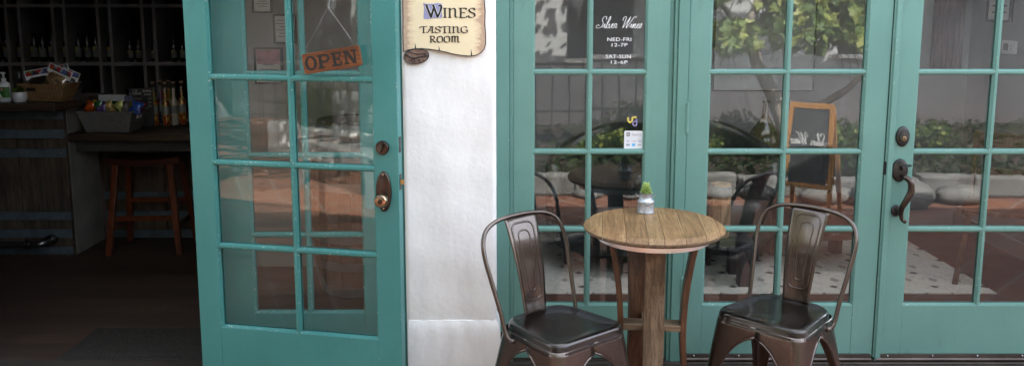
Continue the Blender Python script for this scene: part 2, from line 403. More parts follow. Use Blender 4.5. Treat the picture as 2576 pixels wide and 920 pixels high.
def wicker(name, c1, c2, sc=38, rough=.6, chunk=False):
    m, t, b = mat(name); v = coords(t)
    w1 = N(t, 'TexWave', wave_type='BANDS', bands_direction='Z'); L(t, v, w1.inputs['Vector']); w1.inputs['Scale'].default_value = sc; w1.inputs['Distortion'].default_value = 2.5 if chunk else .4; w1.inputs['Detail Scale'].default_value = 3
    w2 = N(t, 'TexWave', wave_type='BANDS', bands_direction='X'); L(t, v, w2.inputs['Vector']); w2.inputs['Scale'].default_value = sc*.55; w2.inputs['Distortion'].default_value = 2.0 if chunk else .2
    f = mathn(t, 'MULTIPLY', w1.outputs['Fac'], mathn(t, 'ADD', mathn(t, 'MULTIPLY', w2.outputs['Fac'], .6), .4))
    n = noise(t, v, 50, 3)
    c = mixc(t, mathn(t, 'MULTIPLY', mathn(t, 'ADD', f, n), .7), c1, c2)
    L(t, c, b.inputs['Base Color']); b.inputs['Roughness'].default_value = rough; bump(t, b, f, .9, .006); return m
WICKER = wicker('brown_wicker', (.06, .03, .014), (.42, .25, .11), 26, .5, True)
GREYWICKER = wicker('grey_woven_cord', (.05, .05, .052), (.34, .34, .345), 60, .7)
def candy(name, cols, sc=85):
    m, t, b = mat(name); v = coords(t); vo = N(t, 'TexVoronoi'); L(t, v, vo.inputs['Vector']); vo.inputs['Scale'].default_value = sc
    sep = N(t, 'SeparateColor'); L(t, vo.outputs['Color'], sep.inputs[0])
    r = N(t, 'ValToRGB'); r.color_ramp.interpolation = 'CONSTANT'; L(t, sep.outputs[0], r.inputs[0]); e = r.color_ramp.elements
    while len(e) < len(cols): e.new(.5)
    for i, (q, c) in enumerate(zip(e, cols)): q.position = i/len(cols); q.color = c+(1,)
    c = mixc(t, ramp(t, vo.outputs['Distance'], [(.45, (0,)*3), (.8, (1,)*3)]), r.outputs[0], (.02, .01, .01))
    L(t, c, b.inputs['Base Color']); b.inputs['Roughness'].default_value = .3; bump(t, b, vo.outputs['Distance'], -.8, .006); return m
CANDY = candy('mixed_jelly_candy', [(.60, .03, .02), (.85, .18, .02), (.9, .55, .03), (.05, .34, .03), (.60, .03, .02), (.9, .42, .03)])
CANDYBLUE = candy('blue_red_candy', [(.02, .07, .35), (.45, .03, .02), (.03, .1, .4), (.3, .05, .1)])
NUTS = candy('mixed_nuts', [(.40, .24, .11), (.50, .33, .17), (.30, .16, .07), (.46, .30, .14)], 55)
PRINT = candy('coloured_card_print', [(.08, .12, .35), (.35, .03, .05), (.10, .25, .06), (.35, .38, .45), (.06, .09, .25)], 30)
def leafmat(name, c1, c2, c3):
    m, t, b = mat(name); oi = N(t, 'NewGeometry')
    c = ramp(t, oi.outputs['Random Per Island'], [(.0, c1), (.55, c2), (.9, c3), (1, c3)])
    L(t, c, b.inputs['Base Color']); b.inputs['Roughness'].default_value = .5
    b.inputs['Transmission Weight'].default_value = 0
    out = t.nodes['Material Output']; tl = N(t, 'BsdfTranslucent'); L(t, c, tl.inputs[0]); mx = N(t, 'MixShader'); mx.inputs[0].default_value = .4
    L(t, b.outputs[0], mx.inputs[1]); L(t, tl.outputs[0], mx.inputs[2]); L(t, mx.outputs[0], out.inputs[0]); return m
VINELEAF = leafmat('vine_leaf', (.07, .13, .035), (.16, .24, .06), (.40, .44, .12))
SHRUBLEAF = leafmat('shrub_leaf', (.03, .07, .015), (.07, .13, .02), (.22, .26, .05))
SUCC = plain('succulent_green', (.30, .42, .12), .45, nscale=40, var=.25)
def parch():
    m, t, b = mat('painted_parchment'); v = coords(t); sep = N(t, 'SeparateXYZ'); L(t, v, sep.inputs[0])
    ax = mathn(t, 'ABSOLUTE', mathn(t, 'SUBTRACT', sep.outputs[0], 0.0))
    streak = noise(t, coords(t, (6, 6, 38), rot=(0, R(25), 0)), 1.6, 5, .7)
    e = mathn(t, 'ADD', mathn(t, 'MULTIPLY', ax, 5.2), mathn(t, 'MULTIPLY', streak, .42))
    c = ramp(t, e, [(.86, (.84, .70, .44)), (1.0, (.66, .45, .27)), (1.10, (.42, .24, .16))])
    c = mixc(t, mathn(t, 'MULTIPLY', noise(t, v, 70, 4, .7), .5), c, (.88, .78, .56))
    L(t, c, b.inputs['Base Color']); b.inputs['Roughness'].default_value = .7; bump(t, b, noise(t, v, 90, 3), .25, .002); return m
PARCH = parch()

# ---------------------------------------------------------------- lettering
def text(s, size, parent, loc, rot=(pi/2, 0, 0), mat_=BLACKTXT, xs=1.0, ext=.0006, name='lettering', align='CENTER', shear=0, space=1.0):
    cu = bpy.data.curves.new(name, 'FONT'); cu.body = s; cu.size = size; cu.extrude = ext; cu.align_x = align; cu.shear = shear
    cu.space_character = space; cu.resolution_u = 3
    o = bpy.data.objects.new(name+'_curve', cu); C.objects.link(o)
    dg = bpy.context.evaluated_depsgraph_get(); me = bpy.data.meshes.new_from_object(o.evaluated_get(dg))
    bpy.data.objects.remove(o); bpy.data.curves.remove(cu)
    me.materials.clear(); me.materials.append(mat_); me.transform(Matrix.Diagonal((xs, 1, 1, 1)))
    q = bpy.data.objects.new(name, me); C.objects.link(q); q.parent = parent; q.location = loc; q.rotation_euler = rot
    return q
def nib(mb, paths, ox, oz, sx, sz, nw=.1, ang=25, y=0, dy=-.00004, slant=0, th=.0006, hair=.22):
    """broad-nib strokes: each path swept by an angled nib"""
    a = R(ang); nx, nz = cos(a), sin(a); yy = y
    for p in paths:
        pts = [(q[0]+q[1]*slant, q[1]) for q in p]
        sp = spline([(x*sx, z*sz, 0) for x, z in pts], 7) if len(pts) > 2 else [Vector((pts[0][0]*sx, pts[0][1]*sz, 0)), Vector((pts[1][0]*sx, pts[1][1]*sz, 0))]
        A = []; B = []
        for i, q in enumerate(sp):
            t = sp[min(i+1, len(sp)-1)]-sp[max(i-1, 0)]; t.normalize(); pn = Vector((-t.y, t.x))
            hw = nw/2*(abs(pn.x*nx+pn.y*nz)*(1-hair)+hair)
            A.append((ox+q.x+pn.x*hw, oz+q.y+pn.y*hw)); B.append((ox+q.x-pn.x*hw, oz+q.y-pn.y*hw))
        n = len(A); vs = []; 
        for k in range(n): vs += [(A[k][0], yy, A[k][1]), (B[k][0], yy, B[k][1]), (A[k][0], yy+th, A[k][1]), (B[k][0], yy+th, B[k][1])]; yy += dy/4
        fs = []
        for k in range(n-1):
            i = 4*k; j = i+4; fs += [(i, i+1, j+1, j), (i, j, j+2, i+2), (i+1, i+3, j+3, j+1)]
        mb.add(vs, fs); yy += dy
    return yy
U = {
 'W': (1.05, [[(-.1, 1), (.2, 1)], [(.04, 1), (.34, 0)], [(.34, 0), (.54, .85)], [(.38, 1), (.58, 1)], [(.48, 1), (.76, 0)], [(.76, 0), (.94, .5), (1.0, .85), (.92, 1), (.84, .9)]]),
 'I': (.3, [[(.12, 1), (.12, 0)], [(0, 0), (.24, 0)], [(0, 1), (.24, 1)]]),
 'N': (.75, [[(.0, .95), (.12, 1), (.14, .9), (.14, 0)], [(.03, 0), (.25, 0)], [(.14, .75), (.33, .98), (.5, .85), (.5, .2), (.58, .02), (.7, .06)]]),
 'E': (.62, [[(.12, 1), (.12, 0)], [(0, 1), (.42, 1), (.5, .85)], [(.12, .52), (.42, .52)], [(0, 0), (.42, 0), (.54, .16)]]),
 'S': (.56, [[(.43, .8), (.38, .97), (.2, 1), (.06, .82), (.14, .6), (.38, .42), (.42, .16), (.26, 0), (.06, .04), (.0, .22)]]),
 'T': (.55, [[(-.06, .72), (.0, .95), (.1, 1), (.45, 1), (.55, 1.12)], [(.26, 1), (.26, 0)], [(.14, 0), (.4, 0)]]),
 'A': (.66, [[(.2, 1), (.55, 1)], [(.44, 1), (.46, 0)], [(.36, 0), (.58, 0)], [(.4, .98), (.2, .5), (.06, .04), (-.06, .06)], [(.14, .42), (.45, .42)]]),
 'G': (.66, [[(.5, .78), (.42, .97), (.26, 1), (.06, .78), (.05, .25), (.28, 0), (.5, .08), (.52, .4)], [(.38, .42), (.62, .42)]]),
 'R': (.66, [[(.12, 1), (.12, 0)], [(0, 0), (.24, 0)], [(0, 1), (.32, 1), (.46, .78), (.34, .54), (.13, .5)], [(.26, .5), (.42, .12), (.6, .0)]]),
 'O': (.66, [[(.3, 1), (.08, .8), (.06, .22), (.3, 0), (.52, .2), (.52, .8), (.3, 1), (.2, .8)]]),
 'M': (.95, [[(.0, .94), (.1, 1), (.12, .9), (.12, 0)], [(.12, .75), (.26, 1), (.38, .85), (.38, 0)], [(.38, .75), (.52, 1), (.66, .85), (.66, .2), (.74, .0), (.88, .1)]]),
}
def uncial(mb, s, x0, x1, z0, h, y, nw):
    tot = sum(U[c][0] for c in s); k = (x1-x0)/tot; x = x0
    for c in s:
        wd, ps = U[c]; y = nib(mb, ps, x, z0, k, h, nw, 20, y)
        x += wd*k
    return y
SCRIPT = {
 'S': (.62, [[(.62, .72), (.6, .93), (.4, .98), (.27, .8), (.34, .6), (.46, .42), (.42, .16), (.2, .02), (-.05, .06), (-.1, .22), (.05, .3), (.16, .2)]]),
 'i': (.2, [[(-.1, .08), (.05, .38), (.05, .12), (.14, .03), (.25, .12)], [(.09, .52), (.1, .56)]]),
 'l': (.22, [[(-.05, .1), (.16, .7), (.13, .98), (.05, .8), (.04, .15), (.12, .02), (.24, .12)]]),
 'v': (.3, [[(-.05, .2), (.05, .38), (.09, .1), (.14, .02), (.28, .2), (.28, .38), (.35, .33)]]),
 'e': (.26, [[(.0, .18), (.16, .28), (.14, .4), (.04, .3), (.04, .1), (.14, .02), (.28, .14)]]),
 'r': (.26, [[(-.02, .14), (.05, .4), (.12, .36), (.18, .34), (.15, .1), (.2, .03), (.3, .12)]]),
 ' ': (.42, []),
 'W': (.85, [[(-.05, .62), (-.08, .85), (.08, .98), (.18, .85), (.16, .3), (.15, .02)], [(.15, .02), (.4, .55), (.56, .97)], [(.56, .97), (.47, .4), (.48, .02)], [(.48, .02), (.74, .6), (.9, .95), (1.06, .98), (1.06, .85)]]),
 'n': (.36, [[(-.05, .12), (.04, .38), (.02, .02)], [(.02, .05), (.14, .36), (.22, .34), (.2, .1), (.27, .03), (.36, .12)]]),
 's': (.25, [[(-.04, .1), (.12, .42), (.16, .2), (.1, .03), (-.02, .06)]]),
}
def script(mb, s, x0, x1, z0, h, y, nw, slant=.45):
    tot = sum(SCRIPT[c][0] for c in s)+.15; k = (x1-x0)/tot; x = x0
    for c in s:
        wd, ps = SCRIPT[c]
        if ps: y = nib(mb, ps, x, z0, k, h, nw, 10, y, slant=slant*.6, hair=.38, th=.0004)
        x += wd*k
    return y

# ================================================================= SETTING
YR, YL, YW = 3.82, 3.72, 3.665           # right door faces, left sidelight face, wall face
mb = MB(); mb.box(-14, 14, -9, 3.86, -.3, 0.0); struct(mb.build('patio_ground', TILES))
mb = MB(); mb.box(-60, 60, -60, 60, -.6, -.31); struct(mb.build('ground', SOIL))
mb = MB(); mb.box(-6.6, -.36, 3.70, 9.7, -.2, .004); struct(mb.build('shop_floor', SHOPFLOOR, loc=(0, 0, 0)))
mb = MB(); mb.box(-.30, 3.6, 3.90, 6.6, -.2, .004); struct(mb.build('lounge_floor', LOUNGEFLOOR))
mb = MB(); mb.box(-6.6, -.42, 3.95, 7.2, 2.75, 2.9); mb.box(-6.6, -.42, 7.7, 9.7, 2.75, 2.9); mb.box(-6.6, -5.6, 7.2, 7.7, 2.75, 2.9); mb.box(-2.0, -.42, 7.2, 7.7, 2.75, 2.9)
mb.box(-5.65, -1.95, 7.15, 7.199, 2.9, 3.82); mb.box(-5.65, -1.95, 7.701, 7.75, 2.9, 3.82); mb.box(-5.65, -5.601, 7.2, 7.7, 2.9, 3.82); mb.box(-1.999, -1.95, 7.2, 7.7, 2.9, 3.82)  # shaft of a roof opening added to brighten the shop
struct(mb.build('shop_ceiling', SHOPWALL))
mb = MB(); mb.box(-.24, 3.6, 3.95, 4.20, 2.55, 2.7); mb.box(-.24, .2, 4.2, 5.1, 2.55, 2.7); mb.box(3.2, 3.6, 4.2, 5.1, 2.55, 2.7); mb.box(-.24, 3.6, 5.1, 6.6, 2.55, 2.7)
mb.box(.15, 3.25, 4.15, 4.2, 2.7, 3.82); mb.box(.15, 3.25, 5.1, 5.15, 2.7, 3.82); mb.box(.15, .2, 4.2, 5.1, 2.7, 3.82); mb.box(3.2, 3.25, 4.2, 5.1, 2.7, 3.82)  # unseen skylight shaft, added to bring daylight into the lounge
struct(mb.build('lounge_ceiling', INTWALL))

# facade wall: pier, header and side piers as one thing
fw = thing('stucco_wall', 'thick white stucco wall between and above the teal doors', 'wall')
mb = MB()
XL0, XP0, XP1 = -2.36, -.472, -.070
def wavy_face(mb, x0, x1, z0, z1, yf, yb, nx, nz, seed=0):
    """slab whose front face gently undulates like hand-trowelled stucco, rounded vertical edges"""
    rnd = random.Random(seed); ph = [rnd.uniform(0, 6) for _ in range(6)]
    def d(x, z): return .003*sin(x*9+ph[0])*sin(z*4+ph[1])+.0018*sin(x*21+z*7+ph[2])+.001*sin(z*31+ph[3]+x*5)
    vs = []; fs = []
    for j in range(nz+1):
        z = z0+(z1-z0)*j/nz
        for i in range(nx+1):
            x = x0+(x1-x0)*i/nx; e = min(x-x0, x1-x, .015)/.015
            vs.append((x, yf+.010*(1-sqrt(max(0, 1-(1-e)**2)))+d(x, z), z))
    for j in range(nz):
        for i in range(nx): a = j*(nx+1)+i; fs.append((a, a+1, a+nx+2, a+nx+1))
    base = len(vs)
    for j in range(nz+1):
        z = z0+(z1-z0)*j/nz; vs += [(x0, yb, z), (x1, yb, z)]
    for j in range(nz):
        a = j*(nx+1); fs.append((a, a+nx+1, base+2*j+2, base+2*j)); fs.append((a+nx, base+2*j+1, base+2*j+3, a+2*nx+1))
        fs.append((base+2*j, base+2*j+2, base+2*j+3, base+2*j+1))
    fs.append(tuple(list(range(nx+1))+[base+1, base])); fs.append(tuple(list(reversed(range(nz*(nx+1), (nz+1)*(nx+1))))+[base+2*nz, base+2*nz+1]))
    mb.add(vs, fs)
wavy_face(mb, XP0, XP1, 0, 2.30, YW, 4.05, 40, 90, 1)
mb.build('pier', STUCCO, fw, smooth=True)
mb = MB(); mb.box(-7, 7, YW, 4.05, 2.30, 3.62); mb.box(-7, -2.562, YW, 4.05, 0, 2.30); mb.box(2.74, 7, YW, 4.05, 0, 2.30)
mb.build('upper_wall', STUCCO, fw)
# rounded plinth of the pier
mb = MB(); rings = []
for z, o_ in ((0.0, .016), (.2, .015), (.235, .013), (.258, .008), (.275, .001)):
    rings.append([(XP0+.01-o_*.2+(XP1+o_*1.1-XP0-.01+o_*.2)*i/24, YW-o_-.001-.002*sin(i*1.3+z*20), z) for i in range(25)]+[(XP1+o_*1.1, 3.80, z), (XP0+.01, 3.80, z)])
mb.loft(rings); mb.build('plinth', STUCCO, fw, smooth=True)
mb = MB(); mb.box(-7.2, .14, 3.5, 7.14, 3.62, 3.74); mb.box(-7.2, .14, 7.76, 9.9, 3.62, 3.74); mb.box(-7.2, -5.66, 7.14, 7.76, 3.62, 3.74); mb.box(-1.94, .14, 7.14, 7.76, 3.62, 3.74); mb.box(3.26, 7.2, 3.5, 9.9, 3.62, 3.74); mb.box(.14, 3.26, 3.5, 4.14, 3.62, 3.74); mb.box(.14, 3.26, 5.16, 9.9, 3.62, 3.74); mb.build('roof', TERRAPOT, fw)  # roof left open above the two added light shafts
# interior shells
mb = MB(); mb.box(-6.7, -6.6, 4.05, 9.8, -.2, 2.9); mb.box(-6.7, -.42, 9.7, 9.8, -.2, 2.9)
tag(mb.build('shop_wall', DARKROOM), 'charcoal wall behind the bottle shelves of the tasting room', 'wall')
mb = MB(); mb.box(-1.72, -.42, 5.35, 5.45, 0, 2.75); mb.box(-1.72, -1.62, 5.45, 9.7, 0, 2.75); mb.box(-.42, -.36, 4.05, 5.45, 0, 2.75)
tag(mb.build('partition_wall', SHOPWALL), 'pale inside wall with framed papers seen through the narrow side window', 'wall')
mb = MB(); mb.box(-.30, 3.41, 6.4, 6.5, 0, 2.55); tag(mb.build('lounge_wall', INTWALL), 'pale grey back wall of the lounge with a large picture', 'wall')
mb = MB(); mb.box(3.41, 3.51, 4.05, 6.5, 0, .9); mb.box(3.41, 3.51, 4.05, 6.5, 2.2, 2.55); mb.box(3.41, 3.51, 5.1, 6.5, .9, 2.2)  # unseen opening left in this wall to let more light in
mb.box(3.385, 3.41, 4.05, 6.4, .004, .11)
tag(mb.build('lounge_wall', INTWALL), 'light grey lounge side wall carrying the thermostat', 'wall')
mb = MB(); mb.box(-.30, -.24, 4.05, 6.4, 0, .9); mb.box(-.30, -.24, 4.05, 6.4, 2.2, 2.55)  # opening left here too, meant to admit light
mb.box(-.30, -.24, 5.9, 6.4, .9, 2.2)
tag(mb.build('lounge_wall', INTWALL), 'light grey lounge wall beside the white pier, mostly hidden', 'wall')

# ---------------------------------------------------------------- doors
ROWS = [.287, .648, 1.009, 1.370, 1.731, 2.092]
PROF = [(0, 0), (.0018, .0005), (.0022, .0035), (.0052, .0045), (.0056, .0085), (.0085, .0095), (.0088, .016)]
def door_meshes(root, W, x0, x1, zb, zt, th, mt, gm, ncol=2, rows=ROWS, mull=.009, bev=.002):
    """leaf local: x 0..W, front face y=0, body to y=th"""
    fr = MB(); fr.box(0, x0, 0, th, zb, zt); fr.box(x1, W, 0, th, zb, zt)
    fr.box(x0, x1, 0.0012, th-.0012, zb, rows[0]); fr.box(x0, x1, .0012, th-.0012, rows[-1], zt)
    fo = fr.build('stile_and_rail_frame', mt, root, bevel=bev)
    mu = MB(); opens = []
    cw = (x1-x0)/ncol
    for c in range(1, ncol): mu.box(x0+c*cw-mull/2, x0+c*cw+mull/2, .0010, th-.001, rows[0], rows[-1])
    for r in rows[1:-1]:
        for c in range(ncol):
            a = x0+c*cw+(mull/2 if c else 0); b = x0+(c+1)*cw-(mull/2 if c < ncol-1 else 0)
            mu.box(a, b, .0016, th-.0016, r-mull/2, r+mull/2)
    for i in range(len(rows)-1):
        for c in range(ncol):
            a = x0+c*cw+(mull/2 if c else 0); b = x0+(c+1)*cw-(mull/2 if c < ncol-1 else 0)
            z0 = rows[i]+(mull/2 if i else 0); z1 = rows[i+1]-(mull/2 if i < len(rows)-2 else 0)
            opens.append((a, b, z0, z1))
            for side in (0, 1):
                rings = []
                for ins, d in PROF:
                    y = .0022+d if side == 0 else th-.0022-d
                    rings.append([(a+ins, y, z0+ins), (b-ins, y, z0+ins), (b-ins, y, z1-ins), (a+ins, y, z1-ins)])
                mu.loft(rings, True, False, False)
    mo = mu.build('muntin_grid', mt, root)
    g = MB(); ym = th/2; ins = PROF[-1][0]-.002
    for a, b, z0, z1 in opens:      # old panes sit very slightly out of plane
        n0 = len(g.v); g.box(a+ins, b-ins, ym-.002, ym+.002, z0+ins, z1-ins); tx, tz = random.uniform(-.0035, .0035), random.uniform(-.0025, .0025)
        g.v[n0:] = [(x, y+(x-(a+b)/2)*tx+(z-(z0+z1)/2)*tz, z) for x, y, z in g.v[n0:]]
    go = g.build('glass_panes', gm, root)
    return opens

# right assembly: frame, narrow leaf, two wide leaves
fr = thing('entrance_surround', 'teal frame around the narrow leaf and the two wide doors', 'door frame', (0, 0, 0))
mb = MB()
mb.box(-.070, -.012, YR-.030, YR+.15, 0, 2.27); mb.box(-.012, .004, YR-.014, YR+.15, 0, 2.27)
mb.build('jamb', TEAL_JAMB, fr, bevel=.003); mb = MB()
mb.box(.702, .722, YR+.012, YR+.15, 0, 2.27); mb.box(.722, .738, YR-.004, YR+.15, 0, 2.27); mb.box(.738, .7865, YR-.014, YR+.15, 0, 2.27)
mb.build('mullion', TEAL_JAMB, fr, bevel=.003); mb = MB(); mb.box(2.612, 2.70, YR-.02, YR+.15, 0, 2.27)
mb.build('jamb', TEAL_JAMB, fr, bevel=.003)
mb = MB(); mb.box(-.070, 2.70, YR-.022, YR+.15, 2.27, 2.34); mb.build('head_casing', TEAL_JAMB, fr, bevel=.003)
mb = MB(); mb.box(-.03, 2.70, YR+.002, YR+.12, 0, .028); mb.build('bottom_rail', ALU, fr, bevel=.003)

nl = thing('narrow_door', 'narrow teal glazed leaf lettered with opening hours, behind the left chair', 'door', (.005, YR, 0))
opN = door_meshes(nl, .696, .089, .597, .032, 2.265, .045, TEAL, GLASS)
da = thing('french_door', 'wide teal glazed door with two knuckle hinges, behind the right chair', 'door', (.790, YR, 0))
opA = door_meshes(da, .898, .094, .795, .040, 2.265, .045, TEAL, GLASS)
db = thing('french_door', 'wide teal glazed door with the bronze pull handle, at the photo edge', 'door', (1.697, YR, 0))
opB = door_meshes(db, .912, .120, .821, .040, 2.265, .045, TEAL, GLASS)
mb = MB(); mb.box(-.006, .006, -.006, 0, .036, .905); mb.box(-.006, .006, -.006, 0, .965, 2.265); mb.box(.006, .026, -.014, 0, .022, 2.265)
mb.tube([(.006, -.009, .022), (.006, -.009, 2.265)], .006, 8)
mb.build('astragal', TEAL, db, bevel=.003)
mb = MB(); mb.box(-.009, .005, -.003, .004, .905, .965); mb.build('strike_slot', DARK, db)
for zc in (1.165, .357, 1.95):
    mb = MB(); xx = -.003
    for k in range(3): mb.lathe([(.0085, -.022), (.0085, .020)], 14, (xx, -.012, zc-.042+.042*k))
    mb.lathe([(.002, -.004), (.007, -.002), (.0065, .003), (.002, .006)], 12, (xx, -.012, zc+.066))
    mb.lathe([(.002, -.006), (.0065, -.003), (.007, .002), (.002, .003)], 12, (xx, -.012, zc-.068))
    mb.box(xx-.006, xx+.006, -.008, .002, zc-.062, zc+.062)
    mb.build('hinge', TEAL, da, smooth=True)
def sweep(root, W, zb):
    mb = MB(); mb.box(.006, W-.010, -.012, -.001, .012, zb+.014); mb.tube([(.006, -.013, .030), (W-.01, -.013, .030)], .0085, 10)
    o = mb.build('door_sweep', ALU, root, smooth=True)
    for x in (.06, .27, .48, .69): b = MB(); b.ball((x, -.014, zb+.008), .0045, 6); b.build('sweep_screw', BOLT, root, smooth=True)
sweep(da, .898, .040); sweep(db, .912, .040)
mb = MB(); mb.box(-.07, 2.70, YR-.085, YR+.0015, .001, .020); mb.box(-.07, 2.70, YR-.045, YR-.030, .020, .026)
tag(mb.build('door_threshold', ALU, bevel=.003), 'dark bronze metal threshold under the right hand glazed doors', 'threshold')

# handle set on the right leaf (local to db, x from pixel)
def loc_on(px, py, Y, root): p = at(px, py, Y); return p.x-root.location.x, p.z
hx, hz = loc_on(2270, 343, YR, db)
def oval(mb, x, z, rx, rz, y0, dome=.008, seg=28):
    mb.loft([[(x+rx*s*cos(2*pi*j/seg), y, z+rz*s*sin(2*pi*j/seg)) for j in range(seg)] for s, y in ((1, y0), (1, y0-dome*.45), (.93, y0-dome*.85), (.8, y0-dome), (.3, y0-dome*1.05))])
mb = MB(); oval(mb, hx, hz, .031, .046, 0, .012); mb.loft([[(hx+.021*cos(2*pi*j/24)*s, y, hz-.004+.021*sin(2*pi*j/24)*s) for j in range(24)] for s, y in ((1, -.010), (1, -.019), (.9, -.021))])
dbolt = mb.build('deadbolt', BRONZE_OLD, db, smooth=True)
mb = MB(); mb.loft([[(hx+.010*cos(2*pi*j/20)*s, y, hz-.006+.010*sin(2*pi*j/20)*s) for j in range(20)] for s, y in ((1, -.0205), (1, -.0235), (.9, -.024))]); mb.build('key_cylinder', NICKEL, dbolt, smooth=True)
mb = MB(); mb.box(hx-.0012, hx+.0012, -.0250, -.0238, hz-.012, hz-.001); mb.build('keyhole', DARK, dbolt)
ex, ez = loc_on(2262.5, 428, YR, db); lx, lz = loc_on(2253, 529, YR, db)
hs = MB(); oval(hs, lx, lz, .022, .027, 0, .010); hs.build('lower_handle_plate', BRONZE_OLD, db, smooth=True)
hs = MB(); oval(hs, ex, ez, .037, .053, 0, .012); hset = hs.build('pull_handle_plate', BRONZE_OLD, db, smooth=True)
g = MB(); pts = spline([(ex+.006, -.008, ez-.022), (ex+.012, -.035, ez-.026), (ex+.030, -.052, ez-.045), (ex+.033, -.056, ez-.085), (ex+.018, -.053, ez-.125), (ex+.002, -.045, ez-.165), (lx+.008, -.040, lz-.012), (lx+.013, -.042, lz-.034), (lx+.024, -.045, lz-.040)], 6)
n_ = len(pts); rad = [.009+.006*sin(pi*min(1, i/(n_*.75))) if i < n_-8 else .0075 for i in range(n_)]
g.tube(pts, rad, 12); g.ball(tuple(pts[-1]), .010, 8); g.tube([(lx, -.004, lz), (lx+.004, -.03, lz-.004), (lx+.008, -.042, lz-.012)], .010, 10)
g.build('pull_grip', BRONZE, hset, smooth=True)
g = MB(); g.box(ex+.000, ex+.018, -.034, -.010, ez+.004, ez+.022); g.loft([[(ex-.002, -.030, ez+.016), (ex+.034, -.050, ez+.026), (ex+.034, -.028, ez+.028), (ex-.002, -.010, ez+.018)], [(ex-.002, -.030, ez+.021), (ex+.034, -.050, ez+.031), (ex+.034, -.028, ez+.033), (ex-.002, -.010, ez+.023)]])
g.build('thumb_latch', BRONZE_OLD, hset, bevel=.002)

# lettering on the narrow leaf
GY = .0225-.0030
def pn(px, py): p = at(px, py, YR+.02); return p.x-nl.location.x, p.z
a0, b0 = pn(1503, 72); a1, b1 = pn(1620, 40)
mb = MB(); script(mb, 'Silver Wines', a0-.004, a1-.004, b0, (b1-b0)*.95, GY, .0024, .62); mb.build('script_lettering', WHITETXT, nl)
for s, xa, xb, yt, yb in (('NED-FRI', 1528, 1588, 95, 104), ('12-7P', 1537, 1577, 109, 117.6), ('SAT-SUN', 1524, 1587, 138, 147), ('12-6P', 1535, 1577, 152.5, 160.7)):
    x_, z_ = pn((xa+xb)/2, yb); xw = pn(xb, yb)[0]-pn(xa, yb)[0]; hh = pn(xa, yt)[1]-z_
    o = text(s, hh/.70, nl, (x_, GY, z_), mat_=WHITETXT, name='opening_hours', space=1.06)
    k = xw/max(o.dimensions.x, 1e-4); bpy.context.view_layer.update()
    me = o.data; xs = [v.co.x for v in me.vertices]; k = xw/(max(xs)-min(xs)); me.transform(Matrix.Diagonal((k, 1, 1, 1)))
# payment sticker and small yellow and purple emblem
sx0, sz1 = pn(1570.5, 329); sx1, sz0 = pn(1616, 374.5); sw, sh = sx1-sx0, sz1-sz0
sticker = thing('payment_sticker', 'white square payment sticker low in the upper glass of the narrow leaf', 'sticker', (nl.location.x+(sx0+sx1)/2, YR+GY, (sz0+sz1)/2))
def rrect(wd, ht, r, n=5):
    out = []
    for cx, cz, a in ((wd/2-r, ht/2-r, 0), (-wd/2+r, ht/2-r, 90), (-wd/2+r, -ht/2+r, 180), (wd/2-r, -ht/2+r, 270)):
        for k in range(n+1): q = R(a+90*k/n); out.append((cx+r*cos(q), cz+r*sin(q)))
    return out
mb = MB(); mb.prism(rrect(sw, sh, .006), -.0005, 0.0004); mb.build('sticker_sheet', PAPER, sticker)
mb = MB(); q = sh*.30
for (a, b, c, d) in ((-.37, -.20, .21, .24), (-.37, -.20, .37, .40), (-.37, -.34, .24, .37), (-.23, -.20, .24, .37), (-.31, -.26, .28, .33)):
    mb.box(a*sw, b*sw, -.0011, -.0004, c*sh, d*sh)
mb.build('square_emblem', BLACKTXT, sticker)
text('Square', sh*.19, sticker, (sw*.16, -.0009, sh*.24), mat_=GREYPAPER, ext=.0002, name='sticker_lettering')
text('Pay', sh*.10, sticker, (-sw*.29, -.0009, -sh*.10), mat_=BLACKTXT, ext=.0002, name='sticker_lettering')
text('G Pay', sh*.10, sticker, (sw*.02, -.0009, -sh*.10), mat_=GREYPAPER, ext=.0002, name='sticker_lettering')
text('VISA', sh*.11, sticker, (sw*.33, -.0009, -sh*.10), mat_=plain('visa_blue', (.05, .25, .45), .5), ext=.0002, name='sticker_lettering', shear=.2)
mb = MB(); mb.box(-.08*sw, .10*sw, -.0009, -.0004, -.34*sh, -.20*sh); mb.build('card_mark', BLUEV, sticker)
mb = MB(); mb.box(-.38*sw, -.20*sw, -.0009, -.0004, -.33*sh, -.22*sh); mb.build('card_mark', GREYPAPER, sticker); mb = MB(); mb.box(.24*sw, .42*sw, -.0009, -.0004, -.30*sh, -.25*sh); mb.build('card_mark', GREYPAPER, sticker)
ux, uz = pn(1591, 304); k = (sz1-sz0)/45.5*.72
em = thing('window_emblem', 'small yellow and purple neighbourhood decal above the payment sticker', 'decal', (nl.location.x+ux, YR+GY, uz))
mb = MB(); nib(mb, [[(-15, 12), (-15, 2), (-9, -5), (-2, 0), (-1, 12)], [(-1, 12), (14, 12)]], 0, 0, k, k, k*6, 30, -.0006, hair=.9); mb.build('yellow_mark', YELLOWV, em)
mb = MB(); nib(mb, [[(14, 8), (14, -14), (6, -16), (1, -10), (5, -3), (14, -2)]], 0, 0, k, k, k*5, 30, -.0012, hair=.9); mb.build('purple_mark', PURPLEV, em)
text('neighborhood', k*6, em, (-k*0, -.0005, k*20), rot=(pi/2, pi, 0), mat_=GREYPAPER, ext=.0002, name='emblem_lettering')

